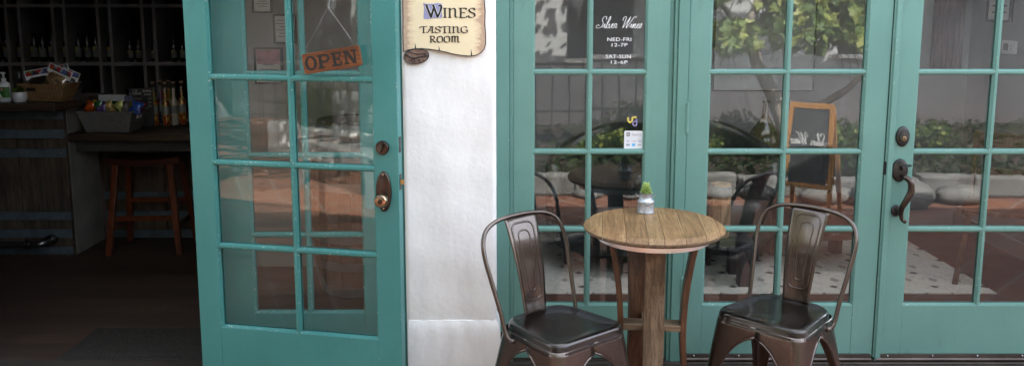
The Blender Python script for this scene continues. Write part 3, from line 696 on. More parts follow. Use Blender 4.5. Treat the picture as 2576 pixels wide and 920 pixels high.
# left assembly: frame with sidelight, open door
fl = thing('entrance_surround', 'teal frame of the open doorway and its narrow side window', 'door frame', (0, 0, 0))
mb = MB()
mb.box(-1.375, -1.302, YL-.03, YL+.16, 0, 2.27); mb.build('mullion', TEAL_OLD, fl, bevel=.003); mb = MB(); mb.box(-2.56, -2.43, YL-.045, YL+.13, 0, 2.27); mb.build('jamb', TEAL_OLD, fl, bevel=.003); mb = MB()
mb.box(-.556, -.500, YL-.004, YL+.16, 0, 2.27); mb.box(-.500, XP0-.002, YL-.028, YL+.16, 0, 2.27)

mb.build('jamb', TEAL_OLD, fl, bevel=.003)
mb = MB(); mb.box(-2.56, XP0-.002, YL-.03, YL+.16, 2.27, 2.33); mb.build('head_casing', TEAL_OLD, fl, bevel=.003)
mb = MB(); mb.box(-2.428, -1.377, YL-.03, YL+.10, .002, .022); tag(mb.build('door_threshold', ALU, bevel=.003), 'dark threshold across the open doorway on the left', 'threshold')
sd_ = thing('side_window', 'narrow teal glazed side window behind the open door', 'window', (-1.300, YL, 0))
door_meshes(sd_, .742, .134, .636, .03, 2.265, .045, TEAL_OLD, GLASS_TEAL)
OD_A = -math.atan2(.206, .979)
od = thing('french_door', 'worn teal glazed door swung open, hung with the OPEN sign', 'door', (-1.360, 3.570, 0), OD_A)
door_meshes(od, .923, .100, .822, .030, 2.25, .045, TEAL_OLD, GLASS_TEAL)
odM = Matrix.Translation((-1.360, 3.570, 0)) @ Matrix.Rotation(OD_A, 4, 'Z'); odI = odM.inverted()
def on_door(px, py, off=0.0):
    o_ = odI @ Vector((0, 0, H)); d = odI.to_3x3() @ ray(px, py); t = (off-o_.y)/d.y; p = o_+d*t; return p.x, p.z
x_, z_ = on_door(962.8, 371)
def disc(mb, x, z, r, ys, seg=26): mb.loft([[(x+r*s*cos(2*pi*j/seg), y, z+r*s*sin(2*pi*j/seg)) for j in range(seg)] for s, y in ys])
mb = MB(); disc(mb, x_, z_, .028, ((1, 0), (1, -.010), (.9, -.014), (.5, -.015))); rose = mb.build('deadbolt_rose', BRONZE, od, smooth=True)
mb = MB(); mb.M = Matrix.Translation((x_, 0, z_)) @ Matrix.Rotation(R(18), 4, 'Y'); mb.loft([[(-.004, y, -.017), (.004, y, -.017), (.007, y, 0), (.004, y, .017), (-.004, y, .017), (-.007, y, 0)] for y in (-.012, -.030)]); mb.build('thumb_turn', BRONZE, rose, bevel=.002)
x_, z_ = on_door(966, 481); mb = MB(); oval(mb, x_, z_, .033, .084, 0, .010, 36); pl = mb.build('knob_plate', BRONZE, od, smooth=True)
for zz in (z_+.070, z_-.070): mb = MB(); mb.ball((x_, -.010, zz), .0045, 6); mb.build('plate_screw', NICKEL, pl, smooth=True)
kx, kz = on_door(959, 505, -.05); disc_y = [(.40, -.006), (.55, -.012), (.42, -.022), (.42, -.030), (.85, -.036), (1, -.046), (.98, -.056), (.8, -.063), (.45, -.065)]
mb = MB(); disc(mb, kx, kz, .028, disc_y, 30); kn = mb.build('door_knob', NICKEL, pl, smooth=True)
mb = MB(); disc(mb, kx, kz, .010, ((1, -.064), (1, -.067), (.8, -.068))); mb.box(kx-.007, kx+.007, -.071, -.067, kz-.002, kz+.002); mb.build('lock_button', BRONZE, kn, smooth=True)
x2, z2 = on_door(1006, 460); z3 = on_door(1003, 366)[1]
mb = MB(); mb.box(.921, .9245, .010, .035, z2-.032, z2+.032); mb.build('latch_plate', BRONZE_OLD, od, bevel=.001); mb = MB(); mb.box(.921, .9245, .010, .035, z3-.032, z3+.032); mb.build('latch_plate', BRONZE_OLD, od, bevel=.001)
mb = MB(); mb.loft([[(.9245, .014, z2-.009), (.9245, .031, z2-.009), (.9245, .031, z2+.009), (.9245, .014, z2+.009)], [(.942, .014, z2-.009), (.934, .031, z2-.009), (.934, .031, z2+.009), (.942, .014, z2+.009)]]); mb.build('latch_bolt', BRASS, od, bevel=.001)
for zc in (.30, 1.15, 1.95): mb = MB(); mb.lathe([(.007, -.05), (.007, .05)], 12, (-.006, .050, zc)); mb.build('hinge', TEAL_OLD, od, smooth=True)

# suction hook, line and OPEN sign (own things, standing in the door's plane)
sxp, szp = on_door(829, 11, -.004)
p = odM @ Vector((sxp, -.001, szp))
sh_ = thing('suction_hook', 'clear suction cup hook on the glass above the OPEN sign', 'hook', p, OD_A)
mb = MB(); mb.loft([[(.016*s*cos(2*pi*j/24), .0195-0.0+y, .024*s*sin(2*pi*j/24)) for j in range(24)] for s, y in ((1, 0), (.95, -.004), (.6, -.009), (.3, -.016), (.26, -.020))]); mb.build('suction_cup', CLEAR, sh_, smooth=True)
mb = MB(); mb.tube(spline([(0, -.002, .012), (0, -.006, .0), (0, -.010, -.014), (0, -.016, -.010)], 4), .0012, 6); mb.tube([(.013*cos(a*pi/12), .008, .020*sin(a*pi/12)) for a in range(24)], .0015, 6, True); mb.build('wire_hook', CHROME, sh_, smooth=True)
cx_, cz_ = on_door(834.5, 151, -.018); p = odM @ Vector((cx_, -.010, cz_))
sg = thing('open_sign', 'small wooden sign reading OPEN hanging tilted on the door', 'sign', p, OD_A)
TI = R(-9.3); TM = Matrix.Rotation(TI, 4, 'Y')
WS, HS = .247, .082
mb = MB(); mb.M = TM; mb.prism(rrect(WS, HS, .010), -.014, .004); mb.build('sign_board', SIGNWOOD, sg, bevel=.0015)
def bars(mb, rects, y0=-.0152, y1=-.0138):
    yy = y0
    for r_ in rects:
        if not isinstance(r_[0], tuple): mb.box(r_[0], r_[1], yy, y1, r_[2], r_[3])
        else: mb.prism(r_, yy, y1)
        yy -= .00006
mb = MB(); mb.M = TM @ Matrix.Diagonal((1.12, 1, 1.06, 1)); hL = .052; z0 = -hL/2; z1 = hL/2
# O
seg = 32; xo = -.078
A_ = [(xo+.024*cos(2*pi*j/seg), .0275*sin(2*pi*j/seg)) for j in range(seg)]; B_ = [(xo+.0115*cos(2*pi*j/seg), .020*sin(2*pi*j/seg)) for j in range(seg)]
mb.add([(x, -.0152, z) for x, z in A_]+[(x, -.0152, z) for x, z in B_], [(j, (j+1) % seg, seg+(j+1) % seg, seg+j) for j in range(seg)])
bars(mb, [(-.047, -.034, z0, z1), (-.052, -.028, z0, z0+.007), (-.052, -.034, z1-.007, z1), (-.034, -.018, z1-.0085, z1), (-.034, -.018, -.006, .0025)])
P_ = [(-.018+.014*cos(a), .0103+.0157*sin(a)) for a in [R(q) for q in range(-90, 91, 15)]]; P2 = [(-.018+.004*cos(a), .0103+.0075*sin(a)) for a in [R(q) for q in range(-90, 91, 15)]]
mb.add([(x, -.0156, z) for x, z in P_]+[(x, -.0156, z) for x, z in P2], [(j, j+1, 13+j+1, 13+j) for j in range(12)])
bars(mb, [(.007, .019, z0, z1), (.002, .040, z0, z0+.008), (.002, .040, z1-.008, z1), (.0335, .040, z0, z0+.017), (.0335, .040, z1-.017, z1), (.019, .033, -.004, .004), (.029, .033, -.010, .010)])
bars(mb, [(.053, .0605, z0, z1), (.048, .066, z0, z0+.007), (.048, .064, z1-.007, z1), (.087, .0945, z0, z1), (.080, .100, z1-.007, z1), [(.053, z1), (.068, z1), (.0945, z0), (.0815, z0)]])
mb.build('sign_lettering', BLACKTXT, sg)
hk = []
mb = MB()
for px, py in ((771, 128), (884, 108)):
    hxx, hzz = on_door(px, py, -.018); hxx -= cx_; hzz -= cz_
    mb.tube(spline([(hxx, -.005, hzz-.010), (hxx, -.005, hzz+.004), (hxx-.004, -.006, hzz+.010), (hxx, -.007, hzz+.014), (hxx+.004, -.007, hzz+.009)], 4), .0011, 6); hk.append((hxx, -.006, hzz+.012))
mb.build('sign_hook', CHROME, sg, smooth=True)
mb = MB(); tip = (sxp-cx_+.0, -.010, szp-cz_-.012)
mb.tube([hk[1], tip], .00045, 5); mb.tube([hk[0], tip], .0003, 5); mb.build('hanging_line', ROPE, sg)

# scroll sign painted on a thin board on the pier
def pw(px, py): p = at(px, py, YW-.012); return p.x, p.z
sc0 = pw(1117, 60)
scr = thing('scroll_sign', 'parchment scroll sign lettered WINES TASTING ROOM on the white pier', 'sign', (sc0[0], YW-.006, sc0[1]))
def q(px, py): x, z = pw(px, py); return x-sc0[0], z-sc0[1]
low = [(1015, 131), (1024, 127), (1040, 123.5), (1060, 122.5), (1079, 124), (1106, 128), (1122, 131.5), (1139, 136), (1160, 139.5), (1182, 141.5), (1198, 139.5), (1210, 133), (1218, 124), (1221.7, 111), (1221.5, 85), (1219.5, 60), (1220.5, 30), (1218, 0), (1217, -40), (1219, -90), (1216, -130)]
lef = [(1014, -130), (1012.5, -60), (1013, 0), (1014, 50), (1013.6, 90)]
poly = [q(*a) for a in low]+[q(*a) for a in lef]
mb = MB(); mb.prism(poly, -.006, .004); mb.build('parchment', PARCH, scr)
mb = MB(); mb.tube([(x, -.0055, z) for x, z in poly], .0022, 6, True); 
for px, y0_, y1_ in ((1045, 108, 124), (1105, 116, 129), (1186, 123, 141)):
    a = q(px-1, y0_); b = q(px-1.5, y1_); c = q(px+2.5, y1_); mb.prism([a, b, c], -.0072, -.006)
mb.build('inked_outline', BLACKTXT, scr)
cc = q(1047.5, 141.5); ax, az = (q(1079, 141)[0]-q(1016, 141)[0])/2, (q(1047, 122)[1]-q(1047, 161)[1])/2
mb = MB(); seg = 30; ell = []
for j in range(seg):
    a = 2*pi*j/seg; ell.append((cc[0]+ax*cos(a), cc[1]+az*sin(a)*(1.0 if sin(a) < 0 else .92)+.004*cos(a)))
mb.prism(ell, -.010, -.004); curl = mb.build('curled_corner', PARCH_EDGE, scr)
mb = MB(); mb.tube([(x, -.010, z) for x, z in ell], .0022, 6, True); mb.tube(spline([(cc[0]-ax*.9, -.0105, cc[1]+az*.3), (cc[0]-ax*.3, -.0105, cc[1]-az*.25), (cc[0]+ax*.3, -.0105, cc[1]-az*.1), (cc[0]+ax*.92, -.0105, cc[1]+az*.05)], 5), .003, 6)
mb.tube(spline([(cc[0]-ax*.6, -.0105, cc[1]+az*.55), (cc[0]+ax*.1, -.0105, cc[1]+az*.25), (cc[0]+ax*.8, -.0105, cc[1]+az*.35)], 5), .0022, 6)
for k in range(14):
    a = random.uniform(-.7, .7); mb.tube([(cc[0]+ax*a, -.0105, cc[1]-az*.25-random.random()*.008), (cc[0]+ax*a*.9+.004, -.0105, cc[1]-az*.75)], .0008, 4)
mb.build('inked_outline', BLACKTXT, curl)
b0_ = q(1065, 49); b1_ = q(1113, 8); mb = MB(); w2, h2 = (b1_[0]-b0_[0])/2, (b1_[1]-b0_[1])/2; mcx, mcz = (b0_[0]+b1_[0])/2, (b0_[1]+b1_[1])/2
bl = [(mcx+w2*x, mcz+h2*z) for x, z in ((-1, 1), (-.5, .88), (0, .9), (.5, 1), (1, .9), (.93, .3), (.95, -.4), (.98, -.85), (.5, -.88), (0, -.9), (-.6, -1), (-.98, -.95), (-.95, -.3), (-.9, .3))]
mb.prism(bl, -.0068, -.0058); mb.build('initial_panel', LILAC, scr)
mb = MB(); a = q(1070, 44); b = q(1112, 13); nib(mb, U['W'][1], a[0]+.002, a[1], (b[0]-a[0])/1.08, b[1]-a[1], .0135, 10, -.0076, hair=.3); mb.build('initial_outline', WHITETXT, scr)
mb = MB(); nib(mb, U['W'][1], a[0]+.002, a[1], (b[0]-a[0])/1.08, b[1]-a[1], .0095, 10, -.0086, hair=.25)
a = q(1115, 44.5); b = q(1197, 21.5); uncial(mb, 'INES', a[0], b[0]+.004, a[1], b[1]-a[1], -.0076, .0075)
a = q(1058, 83); b = q(1178, 67.5); uncial(mb, 'TASTING', a[0], b[0]+.002, a[1], b[1]-a[1], -.0076, .0058)
a = q(1081, 107); b = q(1158, 91.5); uncial(mb, 'ROOM', a[0], b[0]+.003, a[1], b[1]-a[1], -.0076, .0060)
mb.build('sign_lettering', BLACKTXT, scr)

# ================================================================= BISTRO TABLE
TX, TY, TZ, TR = .568, 3.335, .808, .281
tb = thing('bistro_table', 'round wooden table made from a barrel head on curved staves', 'table', (TX, TY, 0), R(-6))
mb = MB(); xs = [-TR, -.205, -.115, -.035, .025, .105, .185, .245, TR]
LV = [(TR-.010, -.034), (TR-.001, -.026), (TR, -.017), (TR-.020, -.002), (TR-.025, 0)]
for i in range(len(xs)-1):
    a, b = xs[i]+(.0007 if i else 0), xs[i+1]-(.0007 if i < len(xs)-2 else 0)
    rings = []
    for r_, dz in LV:
        xa, xb = max(a, -r_*.999), min(b, r_*.999)
        if xb <= xa: xa = xb = max(-r_*.999, min(r_*.999, (a+b)/2))
        n = 14; fr_ = [xa+(xb-xa)*k/n for k in range(n+1)]
        rings.append([(x, -sqrt(max(r_*r_-x*x, 1e-7)), TZ+dz) for x in fr_]+[(x, sqrt(max(r_*r_-x*x, 1e-7)), TZ+dz) for x in reversed(fr_)])
    n0 = len(mb.f); mb.mi = (i*2+1) % 3; mb.loft(rings)
    nring = len(rings[0])
    # chamfer and rim faces take the weathered edge wood
    for k in range(n0, n0+2*nring): mb.m[k] = 3
mb.build('tabletop', [OAK_A, OAK_B, OAK_C, OAK_EDGE], tb)
mb = MB(); mb.lathe([(.222, TZ-.066), (.226, TZ-.064), (.226, TZ-.036), (.222, TZ-.034)], 56); mb.build('hoop', BAND, tb, smooth=True)
mb = MB(); mb.lathe([(.218, TZ-.062), (.218, TZ-.034)], 40); mb.build('apron', STAVE, tb, smooth=True)
zs = [0, .08, .16, .24, .32, .40, .48, .56, .66, .742]
def rr_(z): return .125+.30*(z-.36)**2*(1.05 if z > .36 else 1.5)
def stave_leg(ang, mt, wd=.082, th=.026):
    mb = MB(); mb.M = Matrix.Rotation(ang, 4, 'Z'); rings = []
    for z in zs:
        r_ = rr_(z)
        hw = wd/2*(1-.10*abs(z-.38)/.38)
        rings.append([(-hw, -r_-th*.5, z), (hw, -r_-th*.5, z), (hw, -r_+th*.5, z), (-hw, -r_+th*.5, z)])
    mb.loft(rings); return mb.build('leg', mt, tb, bevel=.003)
stave_leg(0, STAVE); stave_leg(pi/2, STAVE_RED, .075, .024); stave_leg(-pi/2, STAVE_RED, .075, .024); stave_leg(pi+.42, STAVE_RED)
mb = MB(); mb.box(-.121, .121, -.036, .036, .365, .392); mb.build('stretcher', STAVE_H, tb, bevel=.003)
mb = MB(); mb.box(-.036, .036, -.121, -.0365, .364, .391); mb.box(-.036, .036, .0365, .121, .364, .391); mb.build('stretcher', STAVE_H, tb, bevel=.003)
for x in (-.017, .017): mb = MB(); mb.ball((x, -rr_(.245)-.0135, .245), .0055, 7); mb.build('bolt', BOLT, tb, smooth=True)

# milk can with succulent
p = at(1619, 536, 3.55); p.z = TZ
mc = thing('milk_can_planter', 'small galvanised milk can planter standing on the wooden table', 'planter', (p.x, 3.495, TZ))
mb = MB(); mb.lathe([(.034, 0), (.0355, .002), (.0355, .004), (.0345, .006), (.0345, .046), (.036, .048), (.0355, .051), (.030, .058), (.0255, .061), (.0248, .063), (.0248, .080), (.027, .084), (.0245, .084), (.0228, .078)], 32, cap1=False); mb.build('can_body', GALV, mc, smooth=True)
mb = MB(); mb.lathe([(.001, .072), (.0235, .072)], 20, cap0=False, cap1=False); mb.build('soil', SOIL, mc)
for s in (-1, 1):
    mb = MB(); pts = [(s*.025, 0, .066), (s*.033, 0, .071), (s*.040, 0, .080), (s*.042, 0, .083)]
    mb.loft([[(x, -.005, z), (x, .005, z), (x+s*.0016, .005, z-.001), (x+s*.0016, -.005, z-.001)] for x, y, z in pts]); mb.tube([(s*.026, 0, .060), (s*.030, 0, .070)], .002, 6)
    mb.build('can_handle', GALV, mc)
mb = MB(); yy = -.0358
nib(mb, [[(-.02, .036), (-.008, .0425), (.004, .044), (.014, .039), (.022, .034)]], 0, 0, 1, 1, .0016, 0, yy, hair=.9)
t_ = []
for s, z_, sz in (('MEADOW', .0265, .0085), ('FARMHOUSE', .0175, .0065), ('DAIRY', .008, .0075)): pass
for row, (z_, n_l, wl) in enumerate(((.026, 7, .0045), (.017, 9, .0036), (.008, 6, .0050))):
    for k_ in range(n_l):
        x0_ = (k_-(n_l-1)/2)*wl*1.12
        yv = -sqrt(max(.0348**2-x0_**2, 0))-.0006
        nib(mb, [[(random.uniform(-.3, .0), 0), (random.uniform(-.4, .3), .5), (random.uniform(-.2, .3), 1)], [(-.3, random.random()), (.35, random.random())]], x0_, z_, wl, .0062, .0011, 20, yv, hair=.9)
mb.build('relief_lettering', GALVTXT, mc)
mb = MB()
for k_ in range(44):
    t_ = k_/44; a = k_*2.39996; z_ = .078+t_*.042; rr = .020*(1-.55*t_); ln = .023*(1-.40*t_); 
    d = Vector((cos(a), sin(a), .35+t_)).normalized(); c0 = Vector((cos(a)*rr*.35, sin(a)*rr*.35, z_)); tip = c0+d*ln; side = d.cross(Vector((0, 0, 1))).normalized(); up = side.cross(d)
    rings = []
    for f_, w_ in ((0, .002), (.35, .0055), (.7, .0058), (.92, .0026), (1, .0003)):
        cpt = c0+d*ln*f_; rings.append([tuple(cpt+side*w_*cos(2*pi*j/8)+up*w_*.55*sin(2*pi*j/8)) for j in range(8)])
    mb.loft(rings)
mb.tube([(0, 0, .072), (0, 0, .105)], .004, 8)
mb.build('succulent', SUCC, mc, smooth=True)

# ================================================================= METAL CHAIRS   local: front = -y
def rounded(corners, rad, n=6):
    """rounded polygon; corners list of (x,y) ccw"""
    out = []; N_ = len(corners)
    for i in range(N_):
        p0, p1, p2 = Vector(corners[i-1]), Vector(corners[i]), Vector(corners[(i+1) % N_])
        a = p1+(p0-p1).normalized()*rad[i]; b = p1+(p2-p1).normalized()*rad[i]
        for k in range(n+1):
            t = k/n; out.append(a*(1-t)**2+p1*2*t*(1-t)+b*t*t)
    return out
def make_chair():
    t = thing('metal_chair', 'metal chair', 'chair')
    CT = [(-.188, -.178), (.188, -.178), (.160, .178), (-.160, .178)]
    CF = [(-.222, -.232), (.222, -.232), (.205, .245), (-.205, .245)]
    def lerpc(k): return [(a[0]+(b[0]-a[0])*k, a[1]+(b[1]-a[1])*k) for a, b in zip(CT, CF)]
    def inset(d, z): 
        c = [(x-d*(1 if x > 0 else -1), y-d*(1 if y > 0 else -1)) for x, y in CT]
        return [(p.x, p.y, z) for p in rounded(c, [.062-d*.3, .062-d*.3, .10-d*.3, .10-d*.3], 8)]
    zt = .452
    mb = MB(); mb.loft([inset(-.004, zt-.052), inset(-.0035, zt-.036), inset(-.001, zt-.032), inset(0, zt-.016), inset(.003, zt-.007), inset(.009, zt-.001), inset(.016, zt), inset(.024, zt-.002), inset(.034, zt-.005), inset(.08, zt-.006)], True, False, True)
    mb.build('seat', SEATM, t, smooth='all')
    mb = MB()
    for x, y in ((0, 0), (.035, .03), (-.035, .03), (.035, -.03), (-.035, -.03), (0, .055), (.062, 0), (-.062, 0)): mb.lathe([(.0042, zt-.0064), (.0042, zt-.0056)], 8, (x, y, 0))
    mb.build('drain_hole', DARK, t)
    # four folded sheet legs with arches
    ztop = zt-.030; zap = .375
    for ci in range(4):
        mb = MB(); rows_ = []; nz_ = 22; eA = []; eB = []
        for j in range(nz_+1):
            z = ztop*(1-j/nz_); k = (ztop-z)/ztop; cs = lerpc(k**.9)
            Cn, P, Nx = Vector(cs[ci]), Vector(cs[ci-1]), Vector(cs[(ci+1) % 4])
            def dist(half):
                if z >= zap: return half
                u = z/zap; lb = .030+.030*u; return lb+(half-lb)*(1-(max(0, 1-u**3.2))**.5)
            dP = dist((P-Cn).length/2); dN = dist((Nx-Cn).length/2)
            uP = (P-Cn).normalized(); uN = (Nx-Cn).normalized(); rc = min(.055*(1-k)+.022*k, dP*.85, dN*.85)
            row = [Cn+uP*(dP+(rc-dP)*i/5) for i in range(5)]
            a, b = Cn+uP*rc, Cn+uN*rc
            row += [a*(1-s)**2+Cn*2*s*(1-s)+b*s*s for s in [i/6 for i in range(7)]]
            row += [Cn+uN*(rc+(dN-rc)*i/5) for i in range(1, 6)]
            rows_.append([(p.x, p.y, z) for p in row])
            if z <= zap+.012: eA.append(rows_[-1][0]); eB.append(rows_[-1][-1])
        mb.loft(rows_, False, False, False)
        lg = mb.build('leg', CHAIR, t, smooth='all', solid=.0025)
        e = MB(); e.tube(eA, .0048, 7); e.tube(eB, .0048, 7); e.build('rolled_edge', CHAIR, lg, smooth='all')
    mb = MB()
    for s in (-1, 1):
        mb.tube([(s*.168, -.165, .352+.004*s), (-s*.15, .165, .352+.004*s)], .006, 6)
    mb.build('brace', CHAIR, t)
    mb = MB(); mb.box(-.150, .150, .182, .188, .372, .392); mb.build('rear_brace', CHAIR, t)
    # hoop
    half = [(.176, .085, .392), (.186, .096, .402), (.189, .112, .430), (.194, .134, .500), (.206, .172, .610), (.214, .200, .690), (.208, .222, .750), (.184, .236, .793), (.135, .245, .819), (.070, .250, .829)]
    pts = [(-x, y, z) for x, y, z in half]+[(0, .2515, .8315)]+list(reversed(half))
    hp = MB(); hp.tube(spline(pts, 5), .0088, 12)
    for s in (-1, 1): hp.ball((s*.176, .083, .392), .011, 6, sy=1.2)
    ho = hp.build('back_hoop', CHAIR, t, smooth='all')
    mb = MB()
    for s in (-1, 1):
        mb.ball((s*.186, .083, .390), .0055, 6)
    mb.build('bolt', BLACKPIPE, t, smooth=True)
    # splat
    def spl(z):   # depth of splat surface
        k = (z-.45)/.40; return .150+.108*k-.018*sin(pi*min(max(k, 0), 1))+ .0
    rows_ = []; NZ = 20
    for j in range(NZ+1):
        z = .438+(.828-.438)*j/NZ; k = (z-.44)/.41; hw = .056+.029*k
        rows_.append([(hw*u, spl(z)+.006*(1-u*u), z) for u in [i/6-1 for i in range(13)]])
    mb = MB(); mb.loft(rows_, False, False, False)
    sp = mb.build('backrest', CHAIR, t, smooth='all', solid=.003)
    mb = MB(); 
    def loop(zb_, zt_, mb_=.0, wb=.7, wt=.72, r=.0042):
        pb = []
        hwB = (.056+.029*((zb_-.44)/.41))*wb; hwT = (.056+.029*((zt_-.44)/.41))*wt
        c = rounded([(-hwB, zb_), (hwB, zb_), (hwT, zt_), (-hwT, zt_)], [min(.03, hwB*.9)]*2+[min(.034, hwT*.9)]*2, 6)
        P = []
        for a, b in zip(c, c[1:]+c[:1]):
            for k_ in range(3): P.append(a+(b-a)*k_/3)
        for p in P:
            hw = .056+.029*((p.y-.44)/.41); u = p.x/hw; y = spl(p.y)+.006*(1-u*u); pb.append((p.x, y-.0012, p.y))
        mb.tube([q_ for i_, q_ in enumerate(pb) if i_ == 0 or (Vector(q_)-Vector(pb[i_-1])).length > 1e-4], r, 8, True)
    loop(.500, .800, wb=.70, wt=.70); loop(.535, .770, wb=.26, wt=.38, r=.0036)
    mb.build('pressed_ridge', CHAIR, sp, smooth='all')
    return t
c0 = make_chair()
def facing(fx, fy): return math.atan2(fx, -fy)     # local -y turned towards (fx, fy)
c0.location = (.190, 3.175, 0); c0.rotation_euler = (0, 0, facing(.64, -.77))
c0['label'] = 'dark bronze metal chair in front of the white pier, left of the table'; c0['group'] = 'metal bistro chairs at the wooden table'
c1 = dup(c0, (1.075, 3.315, 0), facing(-.70, -.715), 'dark bronze metal chair right of the table, before the hinged glass door')

# ================================================================= TASTING ROOM (left)
hb = thing('high_bar', 'tall bar clad in dark barrel staves with blue grey bands', 'bar counter', (0, 0, 0))
mb = MB(); x = -5.6; k_ = 0
while x < -2.955:
    wd = .075+.045*((k_*7) % 5)/5; mb.box(x+.001, min(x+wd-.001, -2.952), 5.585+.003*((k_*3) % 4), 5.62, 0, 1.01); x += wd; k_ += 1
mb.build('stave_front', DARKSTAVE, hb, bevel=.002)
mb = MB(); mb.box(-5.6, -2.950, 5.621, 6.02, 0, 1.012); mb.build('bar_body', GREYPLASTER, hb, bevel=.004)
mb = MB(); mb.box(-5.6, -2.880, 5.35, 6.05, 1.013, 1.060); mb.build('bar_top', DARKWOOD, hb, bevel=.004)
def zat(y, Y): return at(200, y, Y).z
bands = MB(); riv = MB()
for yt, yb in ((281, 300), (326, 348), (374, 396), (532, 553), (576, 597), (620, 638)):
    z1, z0 = zat(yt, 5.58), zat(yb, 5.58); bands.box(-5.6, -2.951, 5.574, 5.584, z0, z1)
    for xx in (-2.985, -3.62, -4.3): riv.ball((xx, 5.573, (z0+z1)/2), .006, 6)
bands.build('steel_band', STEELBAND, hb, bevel=.001); riv.build('rivet', BOLT, hb, smooth=True)
zr = zat(612, 5.50)
fr_ = thing('foot_rail', 'black pipe foot rail with bright elbow low on the tall bar', 'foot rail', (0, 0, 0))
mb = MB(); mb.tube([(-5.5, 5.48, zr), (-3.20, 5.48, zr)], .022, 14); mb.lathe([(.027, -.02), (.027, .02)], 14, (0, 0, 0)); 
mb = MB(); mb.tube([(-5.5, 5.48, zr), (-3.19, 5.48, zr)], .021, 14); mb.build('pipe', BLACKPIPE, fr_, smooth=True)
mb = MB(); mb.tube([(-3.21, 5.48, zr), (-3.18, 5.48, zr)], .028, 14); mb.tube(spline([(-3.18, 5.48, zr), (-3.12, 5.485, zr), (-3.09, 5.52, zr+.01), (-3.085, 5.575, zr+.012)], 5), .021, 12); mb.tube([(-3.085, 5.55, zr+.012), (-3.085, 5.575, zr+.012)], .036, 14); 
mb.build('elbow', CHROME, fr_, smooth=True)

lb_ = thing('low_counter', 'lower counter with a thick dark plank top behind the stools', 'counter', (0, 0, 0))
mb = MB(); mb.box(-2.945, -1.80, 5.60, 6.06, .786, .832); mb.build('counter_top', DARKWOOD, lb_, bevel=.004)
mb = MB(); mb.box(-2.945, -1.80, 5.70, 5.74, .70, .785); mb.build('apron', plain('dark_grey_apron', (.05, .05, .047), .8), lb_)
mb = MB(); x = -2.943; k_ = 0
while x < -1.80:
    wd = .07+.045*((k_*7) % 5)/5; mb.box(x+.001, x+wd-.001, 6.05+.003*((k_*3) % 4), 6.09, 0, .785); x += wd; k_ += 1
mb.build('stave_front', DARKSTAVE, lb_, bevel=.002)
mb = MB(); riv = MB()
for yt, yb in ((482, 500), (530, 549), (577, 597)):
    z1, z0 = zat(yt, 6.04), zat(yb, 6.04); mb.box(-2.945, -1.80, 6.038, 6.048, z0, z1)
    for xx in (-2.90, -2.12): riv.ball((xx, 6.037, (z0+z1)/2), .005, 6)
mb.build('steel_band', STEELBAND, lb_); riv.build('rivet', BOLT, lb_, smooth=True)

# stools
st = thing('bar_stool', 'dark red wooden stool fully in view before the low counter', 'stool', (-2.50, 5.80, 0), R(3), 'wooden stools at the low counter')
mb = MB(); rings = []
for u in [i/12-1 for i in range(25)]:
    x = u*.245; z = .602+.022*u*u; rings.append([(x, -.14, z), (x, .14, z), (x, .14, z+.042), (x, .10, z+.038), (x, -.10, z+.038), (x, -.14, z+.042)])
mb.loft(rings); mb.build('seat', STOOLSEAT, st, bevel=.004)
for sx in (-1, 1):
    for sy in (-1, 1):
        mb = MB(); mb.loft([[(sx*(.235-.055*k)+a*.019, sy*(.185-.075*k)+b*.019, .614*k) for a, b in ((-1, -1), (1, -1), (1, 1), (-1, 1))] for k in (0, 1)]); mb.build('leg', STOOLWOOD, st, bevel=.003)
mb = MB(); mb.box(-.20, .20, -.150, -.128, .23, .262); mb.build('rung', STOOLWOOD, st, bevel=.002)
mb = MB(); mb.box(-.20, .20, .128, .150, .30, .33); mb.build('rung', STOOLWOOD, st, bevel=.002)
for a in (-.212, .190): mb = MB(); mb.box(a, a+.022, -.15, .15, .17, .20); mb.build('rung', STOOLWOOD, st, bevel=.002)
dup(st, (-1.84, 5.80, 0), R(-3), 'second dark red stool almost hidden behind the open door edge')

# bottle shelving
sh = thing('bottle_shelf', 'charcoal cubby shelving full of wine bottles on the back wall', 'shelf', (0, 0, 0))
VX = [-6.12, -5.75, -5.63, -5.284, -5.146, -4.795, -4.674, -4.327, -4.201, -3.863, -3.738, -3.40, -3.28, -2.93, -2.8, -2.45]
mb = MB()
for x in VX: mb.box(x-.016, x+.016, 9.0, 9.45, 0, 2.6)
mb.build('divider', SHELFPAINT, sh, bevel=.002)
SZ = [-.11, .50, 1.095, 1.70, 2.3]
mb = MB()
for z in SZ[1:]:
    mb = MB(); mb.box(VX[0], VX[-1], 9.004, 9.449, z-.036, z); mb.build('shelf_board', SHELFPAINT, sh)
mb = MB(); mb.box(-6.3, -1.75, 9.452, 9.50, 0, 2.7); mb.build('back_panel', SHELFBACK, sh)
def wine_bottle(small=False):
    k = .78 if small else 1; t = thing('wine_bottle', 'wine bottle', 'bottle', group='wine bottles on the cubby shelves')
    r = .037*(.85 if small else 1)
    mb = MB(); mb.lathe([(r*.92, 0), (r, .004), (r, .185*k), (r*.94, .200*k), (r*.62, .218*k), (.0145, .232*k), (.0138, .286*k), (.0155, .288*k), (.0155, .298*k), (.012, .30*k)], 20); mb.build('glass_body', WINEGLASS, t, smooth=True)
    mb = MB(); n = 14; mb.loft([[((r+.0006)*sin(a), -(r+.0006)*cos(a), z) for a in [R(-75+150*j/n) for j in range(n+1)]] for z in (.052*k, .150*k)], False, False, False)
    lab = mb.build('label', LABELM, t, smooth='all')
    mb = MB(); mb.loft([[((r+.0012)*sin(a), -(r+.0012)*cos(a), z) for a in [R(-55+45*j/6) for j in range(7)]] for z in (.125*k, .160*k)], False, False, False); mb.build('label_emblem', GOLD, lab)
    return t
wb = wine_bottle(); wbs = wine_bottle(True); used = {0: False, 1: False}
BAYS = list(zip(VX[:-1], VX[1:]))
